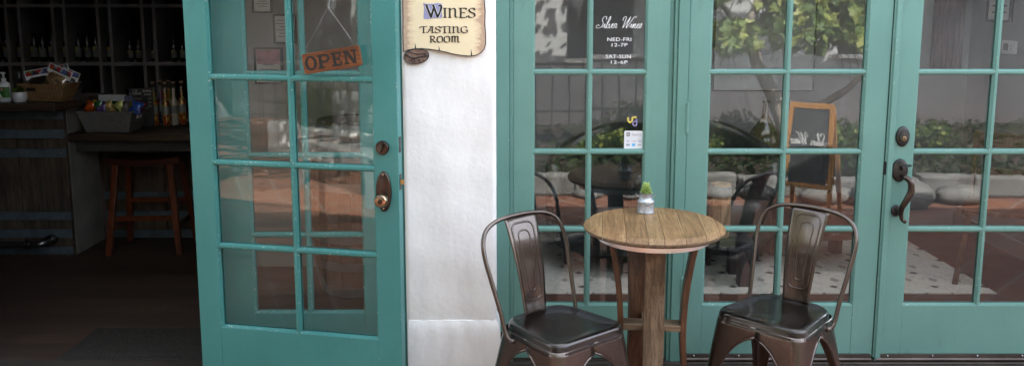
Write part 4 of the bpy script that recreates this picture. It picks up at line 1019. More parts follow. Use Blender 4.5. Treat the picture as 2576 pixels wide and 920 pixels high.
ROWW = {1.095: 'middle', 1.70: 'top', .50: 'lower'}
bn = 0
def place(kind, x, y, z, lab, rz):
    src = wbs if kind else wb
    if not used[kind]: src.location = (x, y, z); src.rotation_euler = (0, 0, rz); src['label'] = lab; used[kind] = True
    else: dup(src, (x, y, z), rz, lab)
ORD = ['leftmost', 'second', 'third', 'fourth', 'fifth']
for z, rn in ((1.095, 'middle shelf'), (1.70, 'top shelf'), (.50, 'lower shelf')):
    vis = [(i, a, b) for i, (a, b) in enumerate(BAYS) if b > -5.60 and a < -3.42]
    for n_b, (i, a, b) in enumerate(vis):
        wide = (b-a) > .2
        side = ('far left' if n_b < 2 else 'left middle' if n_b < 4 else 'centre' if n_b < 6 else 'right')
        small = (z == 1.095 and n_b >= 6)
        slots = ([.075, .17, .265] if not small else [.14, .235]) if wide else [.06]
        if z == .50 and wide: slots = [.08, .20]
        if z == 1.70 and wide: slots = [.12, .2]
        for s_i, s in enumerate(slots):
            x = a+s+random.uniform(-.006, .006)
            if wide: lab = 'dark %swine bottle, %s in the %s wide cubby, %s' % ('small ' if small else '', ORD[s_i], ORD[n_b//2], rn)
            else: lab = 'lone dark wine bottle in the %s narrow cubby, %s' % (ORD[n_b//2], rn)
            place(1 if small else 0, x, 9.10+random.uniform(0, .03), z, lab, R(random.uniform(2, 26)))

# things on the tall bar
def on(px, py, z): p = floor_at(px, py, z); return (p.x, p.y, z)
p = on(13, 249, 1.061)
sb = thing('soap_dispenser', 'white pump bottle with a green label on the tall bar', 'pump bottle', (at(12, 235, 5.47).x, 5.47, 1.0605))
mb = MB(); mb.lathe([(.032, 0), (.036, .004), (.036, .105), (.033, .118), (.020, .127), (.014, .130), (.014, .140)], 24, sx=1.05, sy=.75); mb.build('bottle_body', PLASTIC_W, sb, smooth=True)
mb = MB(); mb.lathe([(.016, .140), (.016, .152), (.008, .154), (.0065, .156), (.0065, .178)], 16); mb.lathe([(.012, .178), (.013, .180), (.012, .190)], 14); mb.box(-.038, .006, -.007, .007, .181, .190); mb.build('pump', PLASTIC_W, sb, smooth=True, bevel=.001)
mb = MB(); n = 12; mb.loft([[(.0385*sin(a), -.0276*cos(a), z) for a in [R(-70+140*j/n) for j in range(n+1)]] for z in (.028, .096)], False, False, False); lb = mb.build('bottle_label', GREENLABEL, sb, smooth='all')
mb = MB(); mb.box(-.008, .008, -.0292, -.0285, .072, .090); e = mb.build('label_square', REDLABEL, lb)
text('D', .017, lb, (0, -.0295, .0750), mat_=WHITETXT, ext=.0002, name='label_letter')
mb = MB(); mb.prism([(-.026, .030), (.000, .030), (-.026, .070)], -.0283, -.0270); mb.build('label_wedge', PAPER, lb)
pp = on(49, 251, 1.061)
pt = thing('potted_plant', 'small plant in a fluted white ceramic pot on the tall bar', 'potted plant', (at(49, 235, 5.44).x, 5.44, 1.0605))
mb = MB(); seg = 48; rings = []
for z, r in ((0, .030), (.004, .034), (.02, .042), (.04, .045), (.055, .045), (.066, .042), (.066, .038), (.055, .037)):
    rings.append([((r+.0012*cos(j*pi/2.0+z*60))*cos(2*pi*j/seg), (r+.0012*cos(j*pi/2.0+z*60))*sin(2*pi*j/seg), z) for j in range(seg)])
mb.loft(rings, True, True, True); mb.build('pot', CERAMIC, pt, smooth=True)
def leaf_blob(mb, c, rad, n, ls, rnd, flat=.7):
    for _ in range(n):
        d = Vector((rnd.gauss(0, 1), rnd.gauss(0, 1), rnd.gauss(0, 1))).normalized(); r = rnd.random()**.45
        p = Vector((c[0]+d.x*rad[0]*r, c[1]+d.y*rad[1]*r, c[2]+d.z*rad[2]*r))
        u = Vector((rnd.gauss(0, 1), rnd.gauss(0, 1), rnd.gauss(0, flat))).normalized(); v = u.cross(Vector((rnd.gauss(0, 1), rnd.gauss(0, 1), rnd.gauss(0, 1)))).normalized()
        s = ls*rnd.uniform(.6, 1.3); w_ = u.cross(v)*s*.12
        pts = [p-u*s*.5, p-u*s*.15+v*s*.36, p+u*s*.12+v*s*.30+w_, p+u*s*.5+w_, p+u*s*.12-v*s*.30+w_, p-u*s*.15-v*s*.36]
        mb.add([tuple(q_) for q_ in pts], [(0, 1, 2, 5), (5, 2, 4), (2, 3, 4)] if False else [(0, 1, 2, 3, 4, 5)])
rnd = random.Random(3); mb = MB(); leaf_blob(mb, (0, 0, .080), (.042, .042, .020), 170, .022, rnd); mb.build('foliage', SHRUBLEAF, pt)
# clear bottle behind
cb = thing('clear_bottle', 'clear glass bottle behind the white potted plant', 'bottle', (at(84*.6289, 230, 5.55).x-.0+.10, 5.60, 1.0605))
cb.location.x = at(52, 230, 5.6).x
mb = MB(); mb.lathe([(.034, 0), (.036, .004), (.036, .10), (.028, .125), (.012, .14), (.012, .175), (.014, .178), (.014, .186)], 20); mb.build('glass_body', CLEARBOTTLE, cb, smooth=True)
# wicker basket
def basket(root, wt, dt_, wb_, db_, h, mt, th=.008, handle=False, hw=.0):
    mb = MB()
    def ring(wd, dd, z): return [(x, y, z) for x, y in [(-wd/2, -dd/2), (-wd/6, -dd/2), (wd/6, -dd/2), (wd/2, -dd/2), (wd/2, -dd/6), (wd/2, dd/6), (wd/2, dd/2), (wd/6, dd/2), (-wd/6, dd/2), (-wd/2, dd/2), (-wd/2, dd/6), (-wd/2, -dd/6)]]
    def lv(f, ins=0): return ring(wb_+(wt-wb_)*f-ins*2, db_+(dt_-db_)*f-ins*2, h*f)
    mb.loft([lv(0), lv(.25), lv(.5), lv(.75), lv(1), lv(1, th), lv(.5, th), [(x, y, .01) for x, y, z in lv(.05, th)]], True, True, True)
    o = mb.build('basket_body', mt, root, bevel=.004)
    mb = MB(); mb.tube(ring(wt, dt_, h), .0055, 8, True); mb.build('rim', mt, o, smooth='all')
    return o
pb = on(135, 250, 1.061)
bk = thing('wicker_basket', 'brown wicker basket holding snack bags on the tall bar', 'basket', (at(127, 250, 5.52).x, 5.53, 1.0605), R(-2))
basket(bk, .300, .200, .205, .135, .112, WICKER, .010)
mb = MB(); mb.box(-.100, -.045, -.098, -.084, .070, .092); mb.build('grip_hole', DARK, bk)
def snack_bag(px, py, Y, wd, hh, tilt, lab, rz=0, dark=False):
    p = at(px, py, Y)
    t = thing('snack_bag', lab, 'snack bag', p, rz, 'snack bags in the wicker basket')
    M_ = Matrix.Rotation(tilt, 4, 'Y'); mb = MB(); mb.M = M_
    rings = []
    for k in range(9):
        f = k/8; z = -hh*(1-f); hw = wd*.46*(1-.18*f+.0); d = .026*sin(pi*min(1, .15+f*.85))**.7+.001
        rings.append([(hw*cos(a)+.002*sin(k*2+a*3), d*sin(a)*(1+.2*sin(a*5+k)), z) for a in [2*pi*j/18 for j in range(18)]])
    mb.loft(rings); b = mb.build('bag_body', NUTS if not dark else plain('dark_treats', (.05, .03, .025), .25, 0, .6, 60, .6, .6), t, smooth=True)
    mb = MB(); mb.M = M_ @ Matrix.Scale(1.05, 4); mb.loft([[(x, y*1.12-.0, z) for x, y, z in r] for r in rings]); mb.build('clear_film', CLEAR, t, smooth=True)
    mb = MB(); mb.M = M_; mb.box(-wd/2, wd/2, -.0035, .0035, -.014, .046); cd = mb.build('header_card', PAPER, t)
    mb = MB(); mb.M = M_; mb.box(-wd*.46, wd*.46, -.0045, -.0036, .010, .042); mb.build('card_picture', PRINT, cd)
    mb = MB(); mb.M = M_; mb.lathe([(.010, 0), (.010, .001)], 10); 
    mb = MB(); mb.M = M_ @ Matrix.Translation((-wd*.34, -.0048, .024)) @ Matrix.Rotation(pi/2, 4, 'X'); mb.lathe([(.0125, 0), (.011, .0008)], 12); mb.build('card_flower', REDLABEL, cd)
    o = text('Macadamia Nuts', .0125, cd, (0, 0, 0), mat_=BLACKTXT, ext=.0002, name='card_lettering'); o.data.transform(Matrix.Rotation(pi/2, 4, 'X')); o.data.transform(M_ @ Matrix.Translation((0, -.0047, -.006))); o.rotation_euler = (0, 0, 0)
    return t
snack_bag(96, 192, 5.53, .158, .10, R(-10), 'snack bag of dark treats leaning left in the wicker basket', R(4), True)
snack_bag(149, 187, 5.475, .158, .11, R(25), 'clear bag of pale nuts tilted right at the basket front', R(-3))
snack_bag(152, 182, 5.585, .120, .085, R(-12), 'rear snack bag whose card peeks out behind the nut bag', 0, True)
snack_bag(176, 194, 5.57, .105, .080, R(24), 'small snack bag at the right end of the wicker basket', R(10), True)

# low counter things
gb = thing('grey_basket', 'grey woven cord basket full of snacks on the low counter', 'basket', (at(283, 329, 5.74).x, 5.765, .8325), R(-1))
basket(gb, .372, .250, .290, .190, .138, GREYWICKER, .008)
mb = MB(); mb.box(.158, .1835, -.030, .030, .088, .112); mb.build('grip_hole', PAPER, gb)
cols = [('orange', (.55, .09, .012)), ('yellow', (.55, .42, .05)), ('green', (.02, .13, .04)), ('purple', (.10, .06, .22)), ('tan', (.40, .30, .12)), ('dark green', (.012, .10, .035)), ('lime and white', (.55, .60, .22)), ('black and white', (.12, .12, .12)), ('golden', (.45, .28, .08)), ('blue', (.03, .10, .40)), ('red', (.42, .02, .02))]
pxs = [228, 244, 249, 258, 273, 286, 303, 315, 332, 345, 352]
for (cn, cc_), px in zip(cols, pxs):
    m_ = plain(cn.replace(' ', '_')+'_wrapper', cc_, .22, .15, .6, 30, .5, .6)
    p = at(px, 266, 5.74+.05*((px*7) % 3-1)); rnd = random.Random(px)
    mb = MB(); tl = Matrix.Rotation(rnd.uniform(-.6, .6), 4, 'Y') @ Matrix.Rotation(rnd.uniform(-.3, .3), 4, 'X'); mb.M = tl; rings = []
    wd = .030+.008*rnd.random()
    for k in range(8):
        f = k/7; z = -.055+.085*f; d = .004+.016*sin(pi*f)**.8; hw = wd*(1+.12*cos(f*2*pi)) if 0 < k < 7 else wd*1.05
        if k in (0, 7): d = .001
        rings.append([(hw*cos(a), d*sin(a)*(1+.25*sin(3*a+k)), z+.003*sin(a*4+k)) for a in [2*pi*j/14 for j in range(14)]])
    mb.loft(rings); o = mb.build('wrapped_snack', m_, smooth=True, loc=p); tag(o, '%s wrapped snack in the grey woven basket' % cn, 'snack', 'wrapped snacks in the grey basket')
# papers behind
p = at(278, 262, 5.90); mb = MB(); mb.box(-.095, .095, -.004, .004, -.165, .060); mb.M = Matrix.Rotation(.03, 4, 'Y')
o = mb.build('envelope_stack', PAPER, loc=(p.x, 5.93, .833+.166)); tag(o, 'white papers standing behind the snacks in the grey basket', 'papers')
p = at(317, 262, 5.90); mb = MB(); mb.box(-.028, .028, -.002, .002, 0, .22); o = mb.build('leaflet', plain('lilac_leaflet', (.20, .19, .38), .6, nscale=20, var=.5), loc=(p.x+.012, 5.92, .833)); tag(o, 'lilac leaflet between the papers and the small chalkboard', 'leaflet')
cbp = at(355, 243, 5.95); cs = thing('price_board', 'small chalkboard listing barrel club prices on the low counter', 'chalkboard', (cbp.x, 5.95, .8335))
top = at(355, 222, 5.95).z-.8335; wd = (at(386, 240, 5.95).x-at(326, 240, 5.95).x)
mb = MB(); mb.box(-wd/2, wd/2, -.004, .004, 0, top); mb.build('slate', CHALK, cs, bevel=.002)
mb = MB(); script(mb, 'Silver', -wd*.46, wd*.06, top-.045, .034, -.0046, .0022); mb.build('script_lettering', CHALKTXT, cs)
text('BARREL', .019, cs, (wd*.28, -.0048, top-.026), mat_=CHALKTXT, ext=.0002, name='board_lettering', xs=.95); text('CLUB', .019, cs, (wd*.28, -.0048, top-.049), mat_=CHALKTXT, ext=.0002, name='board_lettering')
for k_, (a, b) in enumerate((('4 btl / shipment', '15%'), ('6 btl / shipment', '25%'), ('12 btl / shipment', '30%'))):
    text(a, .0165, cs, (-wd*.48, -.0048, top-.078-.026*k_), mat_=CHALKTXT, ext=.0002, name='board_lettering', align='LEFT', xs=.85)
    text(b, .0165, cs, (wd*.36, -.0048, top-.078-.026*k_), mat_=CHALKTXT, ext=.0002, name='board_lettering', xs=.85)
# candy bottles
def candy_bottle(px, pyb, kk, fill, lab):
    p = on(px, pyb, .8325); t = thing('candy_bottle', lab, 'bottle', p, 0, 'tall bottles of sweets on the low counter')
    mb = MB(); mb.lathe([(.026, 0), (.0275, .004), (.0275, .165), (.025, .178), (.0145, .200), (.0122, .212), (.0118, .292)], 20, cap1=False); mb.build('glass_body', CLEARBOTTLE, t, smooth=True)
    mb = MB(); mb.lathe([(.0245, .004), (.0255, .010), (.0255, .163), (.022, .178), (.0125, .198), (.0105, .212), (.0105, .212+.065*kk)], 18); mb.build('sweets', fill, t, smooth=True)
    mb = MB(); mb.lathe([(.0128, .278), (.0140, .280), (.0140, .300)], 14); mb.build('capsule', DARK, t, smooth=True)
    mb = MB(); mb.lathe([(.0155, .300), (.0155, .309), (.0145, .311)], 14); mb.build('cork', CORK, t, smooth=True)
    mb = MB(); n = 12; mb.loft([[(.0281*sin(a), -.0281*cos(a), z) for a in [R(-80+160*j/n) for j in range(n+1)]] for z in (.088, .142)], False, False, False); lb = mb.build('label', LABELM, t, smooth='all')
    mb = MB(); mb.loft([[(.0287*sin(a), -.0287*cos(a), z) for a in [R(-45+50*j/6) for j in range(7)]] for z in (.142, .156)], False, False, False); mb.build('label_emblem', GOLD, lb)
    return t
candy_bottle(391, 316, .5, CANDY, 'tall bottle of red and yellow sweets, leftmost of the row')
candy_bottle(408, 310, .3, CANDYBLUE, 'tall bottle of blue and red sweets, second in the row')
candy_bottle(420, 318, .6, CANDY, 'tall bottle of orange and green sweets at the row front')
candy_bottle(430, 309, .7, CANDY, 'tall bottle of sweets mostly behind the pink salt bottle')
candy_bottle(441, 315, .8, SALT, 'tall bottle filled with pale pink salt')
candy_bottle(461, 313, .5, CANDY, 'tall bottle of red and green sweets nearest the open door')
mb = MB(); mb.box(-2.155, -1.30, 3.825, 4.25, .005, .014); o = mb.build('door_mat', CARPET, bevel=.003); tag(o, 'grey ribbed carpet mat just inside the open doorway', 'mat')

# seen through the side window: framed papers and a barrel
def frame_on(px0, px1, py0, py1, Y, label, art, name='framed_paper', off=.02, bw=.012, rich=0):
    a = at(px0, py1, Y-off); b = at(px1, py0, Y-off); cx = (a.x+b.x)/2; cz = (a.z+b.z)/2; hw = (b.x-a.x)/2; hh = (b.z-a.z)/2
    t = thing(name, label, 'picture', (cx, Y-off, cz))
    mb = MB(); mb.box(-hw, hw, 0, off-.001, -hh, -hh+bw); mb.box(-hw, hw, 0, off-.001, hh-bw, hh); mb.box(-hw, -hw+bw, 0, off-.001, -hh+bw, hh-bw); mb.box(hw-bw, hw, 0, off-.001, -hh+bw, hh-bw); mb.build('frame', BLACKFRAME, t)
    mb = MB(); mb.box(-hw+bw, hw-bw, .008, .014, -hh+bw, hh-bw); mb.build('print', art, t)
    if rich:
        mb = MB(); rnd = random.Random(px0)
        for k_ in range(rich): z = hh*.55-k_*hh*1.3/rich; l_ = rnd.uniform(.35, .75)*hw; mb.box(-l_, l_, .0068, .0078, z, z+.006)
        mb.build('printed_lines', GREYPAPER, t)
    return t
YP = 5.35
frame_on(754*.8, 0+0+678, -40, 33, YP, 'framed wine club notice at the top of the inside wall', PAPER, rich=7) if False else None
f1 = frame_on(634, 682, -45, 34, YP, 'framed wine club notice highest on the inside wall', PAPER, rich=8)
text('WINE CLUB', .028, f1, (0, .0060, .045), mat_=BLACKTXT, ext=.0003, name='printed_heading')
frame_on(688, 742, 36, 111, YP, 'framed white sheet in the middle of the inside wall', PAPER, rich=6)
f3 = frame_on(641, 708, 120, 212, YP, 'framed pink and white notice lowest on the inside wall', PAPER, rich=5)
mb = MB(); mb.box(-.072, .072, .0050, .0066, .010, .100); mb.build('pink_print', PINKPAPER, f3)
br = thing('wine_barrel', 'upright pale oak barrel behind the side window glass', 'barrel', (-.90, 4.95, 0), 0)
def barrel_mesh(root, r0, r1, h, mt, bandm, bands_):
    mb = MB(); seg = 24
    for k in range(seg):
        a0_, a1_ = 2*pi*k/seg+.006, 2*pi*(k+1)/seg-.006; rings = []
        for j in range(9):
            f = j/8; r = r0+(r1-r0)*(1-(2*f-1)**2); z = h*f; rings.append([(r*cos(a0_), r*sin(a0_), z), (r*cos(a1_), r*sin(a1_), z), ((r-.02)*cos(a1_), (r-.02)*sin(a1_), z), ((r-.02)*cos(a0_), (r-.02)*sin(a0_), z)])
        mb.loft(rings)
    mb.build('staves', mt, root)
    mb = MB(); mb.lathe([(r0-.015, h-.03), (r0-.015, h-.012)], 32); mb.build('barrel_head', mt, root)
    for f0, f1 in bands_:
        mb = MB(); P = []
        for f in (f0, f1): r = r0+(r1-r0)*(1-(2*f-1)**2)+.003; P.append((r, h*f))
        mb.lathe([(P[0][0]-.004, P[0][1]), P[0], P[1], (P[1][0]-.004, P[1][1])], 40); mb.build('hoop', bandm, root, smooth=True)
HOOPS = plain('pale_steel_hoop', (.22, .24, .25), .4, .7)
KEGOAK = wood('pale_keg_oak', (.30, .17, .08), (.45, .29, .15), (.52, .36, .2), G_Z, .6, .3)
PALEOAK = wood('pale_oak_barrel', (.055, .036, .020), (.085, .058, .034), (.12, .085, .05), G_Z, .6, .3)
barrel_mesh(br, .235, .285, 1.02, PALEOAK, HOOPS, ((.93, .985), (.78, .83), (.62, .67), (.33, .38), (.17, .22), (.015, .07)))
b2 = dup(wb, (-.80, 4.84, 1.022), 0, 'dark wine bottle standing on the pale barrel behind the side window'); b2['group'] = 'bottles on the barrel'

# ================================================================= LOUNGE (right)
mb = MB(); mb.box(-.0, 2.83, 4.80, 6.12, .0045, .014); o = mb.build('rug', RUG, bevel=.003); tag(o, 'beige patterned rug on the lounge floor behind the glass', 'rug')
mb = MB(); mb.box(-.02, 2.85, 4.79, 6.13, .0042, .010); 
def armchair(loc, rz, label, name='tub_armchair', s=1.0, mt=LEATHER, hb_=.90, hf=.66):
    t = thing(name, label, 'armchair', loc, rz)
    n = 36; A0, A1 = R(-38), R(218); outer = .40*s; inner = .31*s; rings = []
    for k in range(n+1):
        f = k/n; a = A0+(A1-A0)*f; h_ = hf+(hb_-hf)*sin(pi*f)**1.4
        cs_, sn = cos(a), sin(a); e = .02
        rings.append([(outer*cs_*.97, outer*sn*.97, .14), (outer*cs_, outer*sn, .30), (outer*cs_*1.02, outer*sn*1.02, h_-.05), (outer*cs_*1.0, outer*sn*1.0, h_-.01), ((outer-.04)*cs_, (outer-.04)*sn, h_), (inner*cs_*1.02, inner*sn*1.02, h_-.012), (inner*cs_, inner*sn, h_-.05), (inner*cs_, inner*sn, .35), (inner*cs_, inner*sn, .14)])
    mb = MB(); mb.loft(rings); mb.build('backrest', mt, t, smooth='all')
    mb = MB(); mb.lathe([(.28*s, .14), (.33*s, .16), (.335*s, .30), (.33*s, .42), (.30*s, .455), (.22*s, .462)], 36, (0, -.035, 0)); mb.build('seat', mt, t, smooth=True)
    for a in (45, 135, 225, 315):
        mb = MB(); mb.lathe([(.016, .0145), (.024, .155)], 10, (.27*s*cos(R(a)), .27*s*sin(R(a)), 0)); mb.build('leg', BROWNWOOD, t, smooth=True)
    return t
armchair((.62, 5.42, 0), R(-35), 'dark tub armchair behind the narrow lettered leaf')
armchair((1.38, 5.60, 0), R(20), 'dark tub armchair behind the left pane of the hinged door', s=.98)
ot = thing('leather_chair', 'low brown leather seat with block legs behind the right metal chair', 'seat', (2.0, 5.42, 0), R(6))
mb = MB(); mb.box(-.28, .28, -.26, .26, .22, .42); mb.build('seat', BROWNLEATHER, ot, bevel=.03)
mb = MB(); mb.box(-.20, .20, .20, .29, .42, .74); mb.build('backrest', LEATHER, ot, bevel=.03)
for sx in (-1, 1):
    for sy in (-1, 1): mb = MB(); mb.box(sx*.22-.035, sx*.22+.035, sy*.20-.035, sy*.20+.035, .0145, .22); mb.build('leg', BROWNWOOD, ot, bevel=.004)
kg = thing('small_barrel', 'small pale wood keg with a metal band between the armchairs', 'barrel', (1.245, 5.0, .302))
barrel_mesh(kg, .060, .064, .32, KEGOAK, HOOPS, ((.78, .96),))
lt = thing('low_table', 'low black table on block legs under the small keg', 'table', (1.27, 5.06, 0))
mb = MB(); mb.box(-.30, .16, -.16, .16, .262, .300); mb.build('tabletop', BLACKFRAME, lt, bevel=.004)
for sx in (-.26, .12):
    for sy in (-.12, .12): mb = MB(); mb.box(sx-.04, sx+.04, sy-.035, sy+.035, .0145, .261); mb.build('leg', BLACKFRAME, lt, bevel=.004)
dj = thing('demijohn', 'olive glass demijohn bottle on a side table in the lounge', 'bottle', (1.83, 6.12, .62))
mb = MB(); mb.lathe([(.09, 0), (.115, .01), (.13, .06), (.12, .12), (.085, .18), (.045, .23), (.024, .27), (.020, .36), (.026, .362), (.026, .38)], 28); mb.build('glass_body', DEMIJOHN, dj, smooth=True)
stb = thing('side_table', 'dark round side table carrying the olive demijohn', 'table', (1.83, 6.13, 0))
mb = MB(); mb.lathe([(.20, .59), (.205, .60), (.205, .618), (.20, .62)], 32); mb.build('tabletop', BROWNWOOD, stb, smooth=True)
mb = MB(); mb.lathe([(.16, .004), (.15, .02), (.03, .04), (.025, .3), (.03, .589)], 20); mb.build('pedestal', BROWNWOOD, stb, smooth=True)
frame_on(1792, 2066, -150, 230, 6.4, 'large thin framed picture on the lounge back wall', FRAMEART, 'framed_picture', bw=.010)
a = at(2338, 175, 6.38); b = at(2412, 175, 6.38); mb = MB(); rings = []
n = 26
for z in (a.z, a.z+.6, 2.2): rings.append([(a.x+(b.x-a.x)*k/n, 6.36+.012*sin(k*1.4), z) for k in range(n+1)]+[(a.x+(b.x-a.x)*(1-k/n), 6.375+.012*sin((n-k)*1.4), z) for k in range(n+1)])
mb.loft(rings); o = mb.build('wall_hanging', REDCLOTH, smooth=True); tag(o, 'dark red cloth hanging in the lounge corner', 'wall hanging')
th_ = thing('thermostat', 'white thermostat with a grey display on the lounge side wall', 'thermostat', (3.409, 5.86, 1.39))
mb = MB(); mb.box(-.024, 0, -.075, .075, -.045, .045); mb.build('casing', PLASTIC_W, th_, bevel=.004)
mb = MB(); mb.box(-.027, -.0241, -.005, .050, -.022, .026); mb.build('display', plain('grey_display', (.10, .11, .11), .3), th_)
mb = MB()
for z in (.012, -.010): mb.box(-.027, -.0241, -.048, -.034, z-.005, z+.005)
mb.build('button', GREYPAPER, th_)
nf = thing('framed_notice', 'black framed printed notice above the thermostat', 'picture', (3.408, 6.02, 1.78))
mb = MB(); mb.box(-.02, 0, -.15, -.135, -.22, .22); mb.box(-.02, 0, .135, .15, -.22, .22); mb.box(-.02, 0, -.135, .135, -.22, -.205); mb.box(-.02, 0, -.135, .135, .205, .22); mb.build('frame', BLACKFRAME, nf)
mb = MB(); mb.box(-.010, -.002, -.135, .135, -.205, .205); mb.build('print', PAPER, nf)
mb = MB()
for k_ in range(7): mb.box(-.0115, -.0101, -.09, .09, -.16+.045*k_, -.148+.045*k_)
mb.build('printed_lines', GREYPAPER, nf)
# slender wooden chair at the right of the lounge
wc = thing('wooden_chair', 'dark wooden chair with slanted legs near the lounge side wall', 'chair', (2.98, 5.05, 0), R(-30))
for sx in (-1, 1):
    for sy in (-1, 1):
        mb = MB(); mb.loft([[(sx*(.23-.05*k)+a_*.016, sy*(.23-.06*k)+b_*.016, .004+.44*k) for a_, b_ in ((-1, -1), (1, -1), (1, 1), (-1, 1))] for k in (0, 1)]); mb.build('leg', BROWNWOOD, wc)
mb = MB(); mb.box(-.22, .22, -.21, .21, .444, .475); mb.build('seat', BROWNWOOD, wc, bevel=.006)
mb = MB(); mb.box(-.20, -.17, .17, .20, .475, .90); mb.box(.17, .20, .17, .20, .475, .90); mb.box(-.17, .17, .175, .195, .80, .89); mb.box(-.17, .17, .175, .195, .62, .67); mb.build('backrest', BROWNWOOD, wc, bevel=.004)

# ================================================================= COURTYARD BEHIND THE CAMERA (seen in the glass)
YB = -4.0
cw_ = thing('courtyard_wall', 'white courtyard wall across the patio, reflected in the glass', 'wall')
mb = MB(); mb.box(-9, 9, YB-.25, YB, 0, 3.10); mb.build('wall_face', SHADEWHITE, cw_)
mb = MB(); mb.box(8.7, 8.95, YB, 3.66, 0, 2.6); tag(mb.build('courtyard_wall', SHADEWHITE), 'white side wall closing the patio on its right end', 'wall')
mb = MB(); mb.box(-8.3, -8.05, YB, 3.66, 0, 4.8); tag(mb.build('courtyard_wall', SHADEWHITE), 'white side wall closing the patio on its left end', 'wall')  # extra height added to block sky light from the left
def shuttered(x, lab, w_=.62, z0=1.02, z1=2.3):
    t = thing('shuttered_window', lab, 'window', (x, YB+.002, 0))
    mb = MB()
    for s in (-1, 1):
        x0_, x1_ = (-w_, -.02) if s < 0 else (.02, w_)
        mb.box(x0_, x0_+.05, 0, .045, z0, z1); mb.box(x1_-.05, x1_, 0, .045, z0, z1); mb.box(x0_, x1_, 0.001, .044, z0, z0+.06); mb.box(x0_, x1_, .001, .044, z1-.06, z1)
        z = z0+.08
        while z < z1-.08: mb.add([(x0_+.05, .03, z), (x1_-.05, .03, z), (x1_-.05, .008, z+.03), (x0_+.05, .008, z+.03)], [(0, 1, 2, 3)]); z += .04
    mb.box(-w_, w_, 0, .006, z0, z1); mb.build('shutter', SHUTTER, t)
    mb = MB(); mb.box(-w_-.05, w_+.05, 0, .09, z0-.06, z0-.001); mb.build('sill', STUCCO, t, bevel=.006)
shuttered(1.18, 'dark shuttered window opposite the narrow leaf', .42); shuttered(-2.6, 'dark shuttered window opposite the open door', .5); shuttered(4.9, 'dark shuttered window beyond the vine', .5)
# iron railing
rl = thing('iron_railing', 'black iron railing in front of the courtyard wall', 'railing', (0, 0, 0))
mb = MB(); 
for z in (.30, .95): mb.box(-7, 2.0, YB+.50, YB+.53, z, z+.03)
mb.build('rail', IRON, rl)
mb = MB(); x = -7
while x < 2.01: mb.tube([(x, YB+.515, 0), (x, YB+.515, 1.0)], .011, 6); x += .22
mb.build('baluster', IRON, rl)
# raised bed
pbed = thing('planting_bed', 'raised planting bed edged with pale stone near the camera', 'planting bed')
mb = MB(); mb.box(-.75, 8.6, -3.4, .10, 0, .14); mb.build('soil', SOIL, pbed)
mb = MB(); rn = random.Random(17); x = -.75
while x < 8.6:
    l_ = rn.uniform(.45, .95); h_ = .17+rn.uniform(-.02, .035); mb.box(x+.006, min(x+l_, 8.6), .101, .235+rn.uniform(-.02, .02), 0, h_); x += l_
mb.build('stone_edging', STONE, pbed, bevel=.025)
mb = MB(); rn = random.Random(31)
for _ in range(9000):
    p = Vector((rn.uniform(-.75, 8.5), .12-3.4*rn.random()**1.3, .15+.09*rn.random())); u = Vector((rn.gauss(0, 1), rn.gauss(0, 1), rn.gauss(0, .5))).normalized(); v = u.cross(Vector((rn.gauss(0, .5), rn.gauss(0, .5), 1))).normalized(); q_ = rn.uniform(.025, .05)
    mb.add([tuple(p-u*q_), tuple(p+v*q_*.5), tuple(p+u*q_), tuple(p-v*q_*.5)], [(0, 1, 2, 3)])
o = mb.build('ground_cover', leafmat('ground_cover_leaf', (.012, .026, .008), (.022, .045, .012), (.05, .08, .02))); o['kind'] = 'stuff'; o['label'] = 'low dark green ground cover filling the planting bed'
rnd = random.Random(11)
def boulder(mb, c, r, sz=(1, 1, .8)):
    seg = 20; ph = [rnd.uniform(0, 6) for _ in range(4)]; rings = []
    for i in range(1, 13):
        a = pi*i/13; rings.append([(c[0]+r*sz[0]*sin(a)*cos(b)*(1+.13*sin(3*b+ph[0])+.09*sin(5*b+ph[1]+i)+rnd.uniform(-.05, .05)+.06*sin(7*b+i*1.7+ph[3])), c[1]+r*sz[1]*sin(a)*sin(b)*(1+.12*sin(2*b+ph[2])), c[2]-r*sz[2]*cos(a)) for b in [2*pi*j/seg for j in range(seg)]])
    mb.loft(rings)
bs = [(.66, .30, .085), (1.02, .32, .09), (1.42, .30, .12), (1.78, .34, .12), (2.15, .34, .13), (2.7, .42, .17), (3.25, .58, .25), (3.85, .45, .17)]
labs = ['first pale boulder of the bed edge, beside the camera', 'second pale boulder along the bed edge', 'third pale boulder along the bed edge', 'fourth pale boulder along the bed edge', 'fifth pale boulder, behind the sandwich board', 'sixth pale boulder, right of the sandwich board', 'largest pale boulder of the bed edge', 'pale boulder next after the largest one', 'ninth pale boulder along the bed edge', 'tenth pale boulder along the bed edge']
for (x, y, r), lab in zip(bs, labs):
    mb = MB(); boulder(mb, (0, 0, 0), r, (1.35, .85, .55)); o = mb.build('boulder', STONE, smooth='all', loc=(x, y, r*.38)); tag(o, lab, 'boulder', 'boulders edging the planting bed')
def shrub(x, y, r, lab, n=900, h=.5):
    t = thing('shrub', lab, 'shrub', (x, y, .14), 0, 'low shrubs in the planting bed')
    mb = MB(); rn = random.Random(int(x*100))
    for _ in range(5): a = rn.uniform(0, 6.28); leaf_blob(mb, (cos(a)*r*.4, sin(a)*r*.4, h*.5+rn.uniform(-.1, .12)), (r*.65, r*.6, h*.45), n//5, .055, rn)
    mb.build('foliage', SHRUBLEAF, t)
    mb = MB()
    for k in range(5): a = k*1.3; mb.tube([(0, 0, -.02), (cos(a)*r*.2, sin(a)*r*.2, h*.3), (cos(a)*r*.45, sin(a)*r*.45, h*.65)], [.014, .010, .005], 6)
    mb.build('stem', DARKBARK, t)
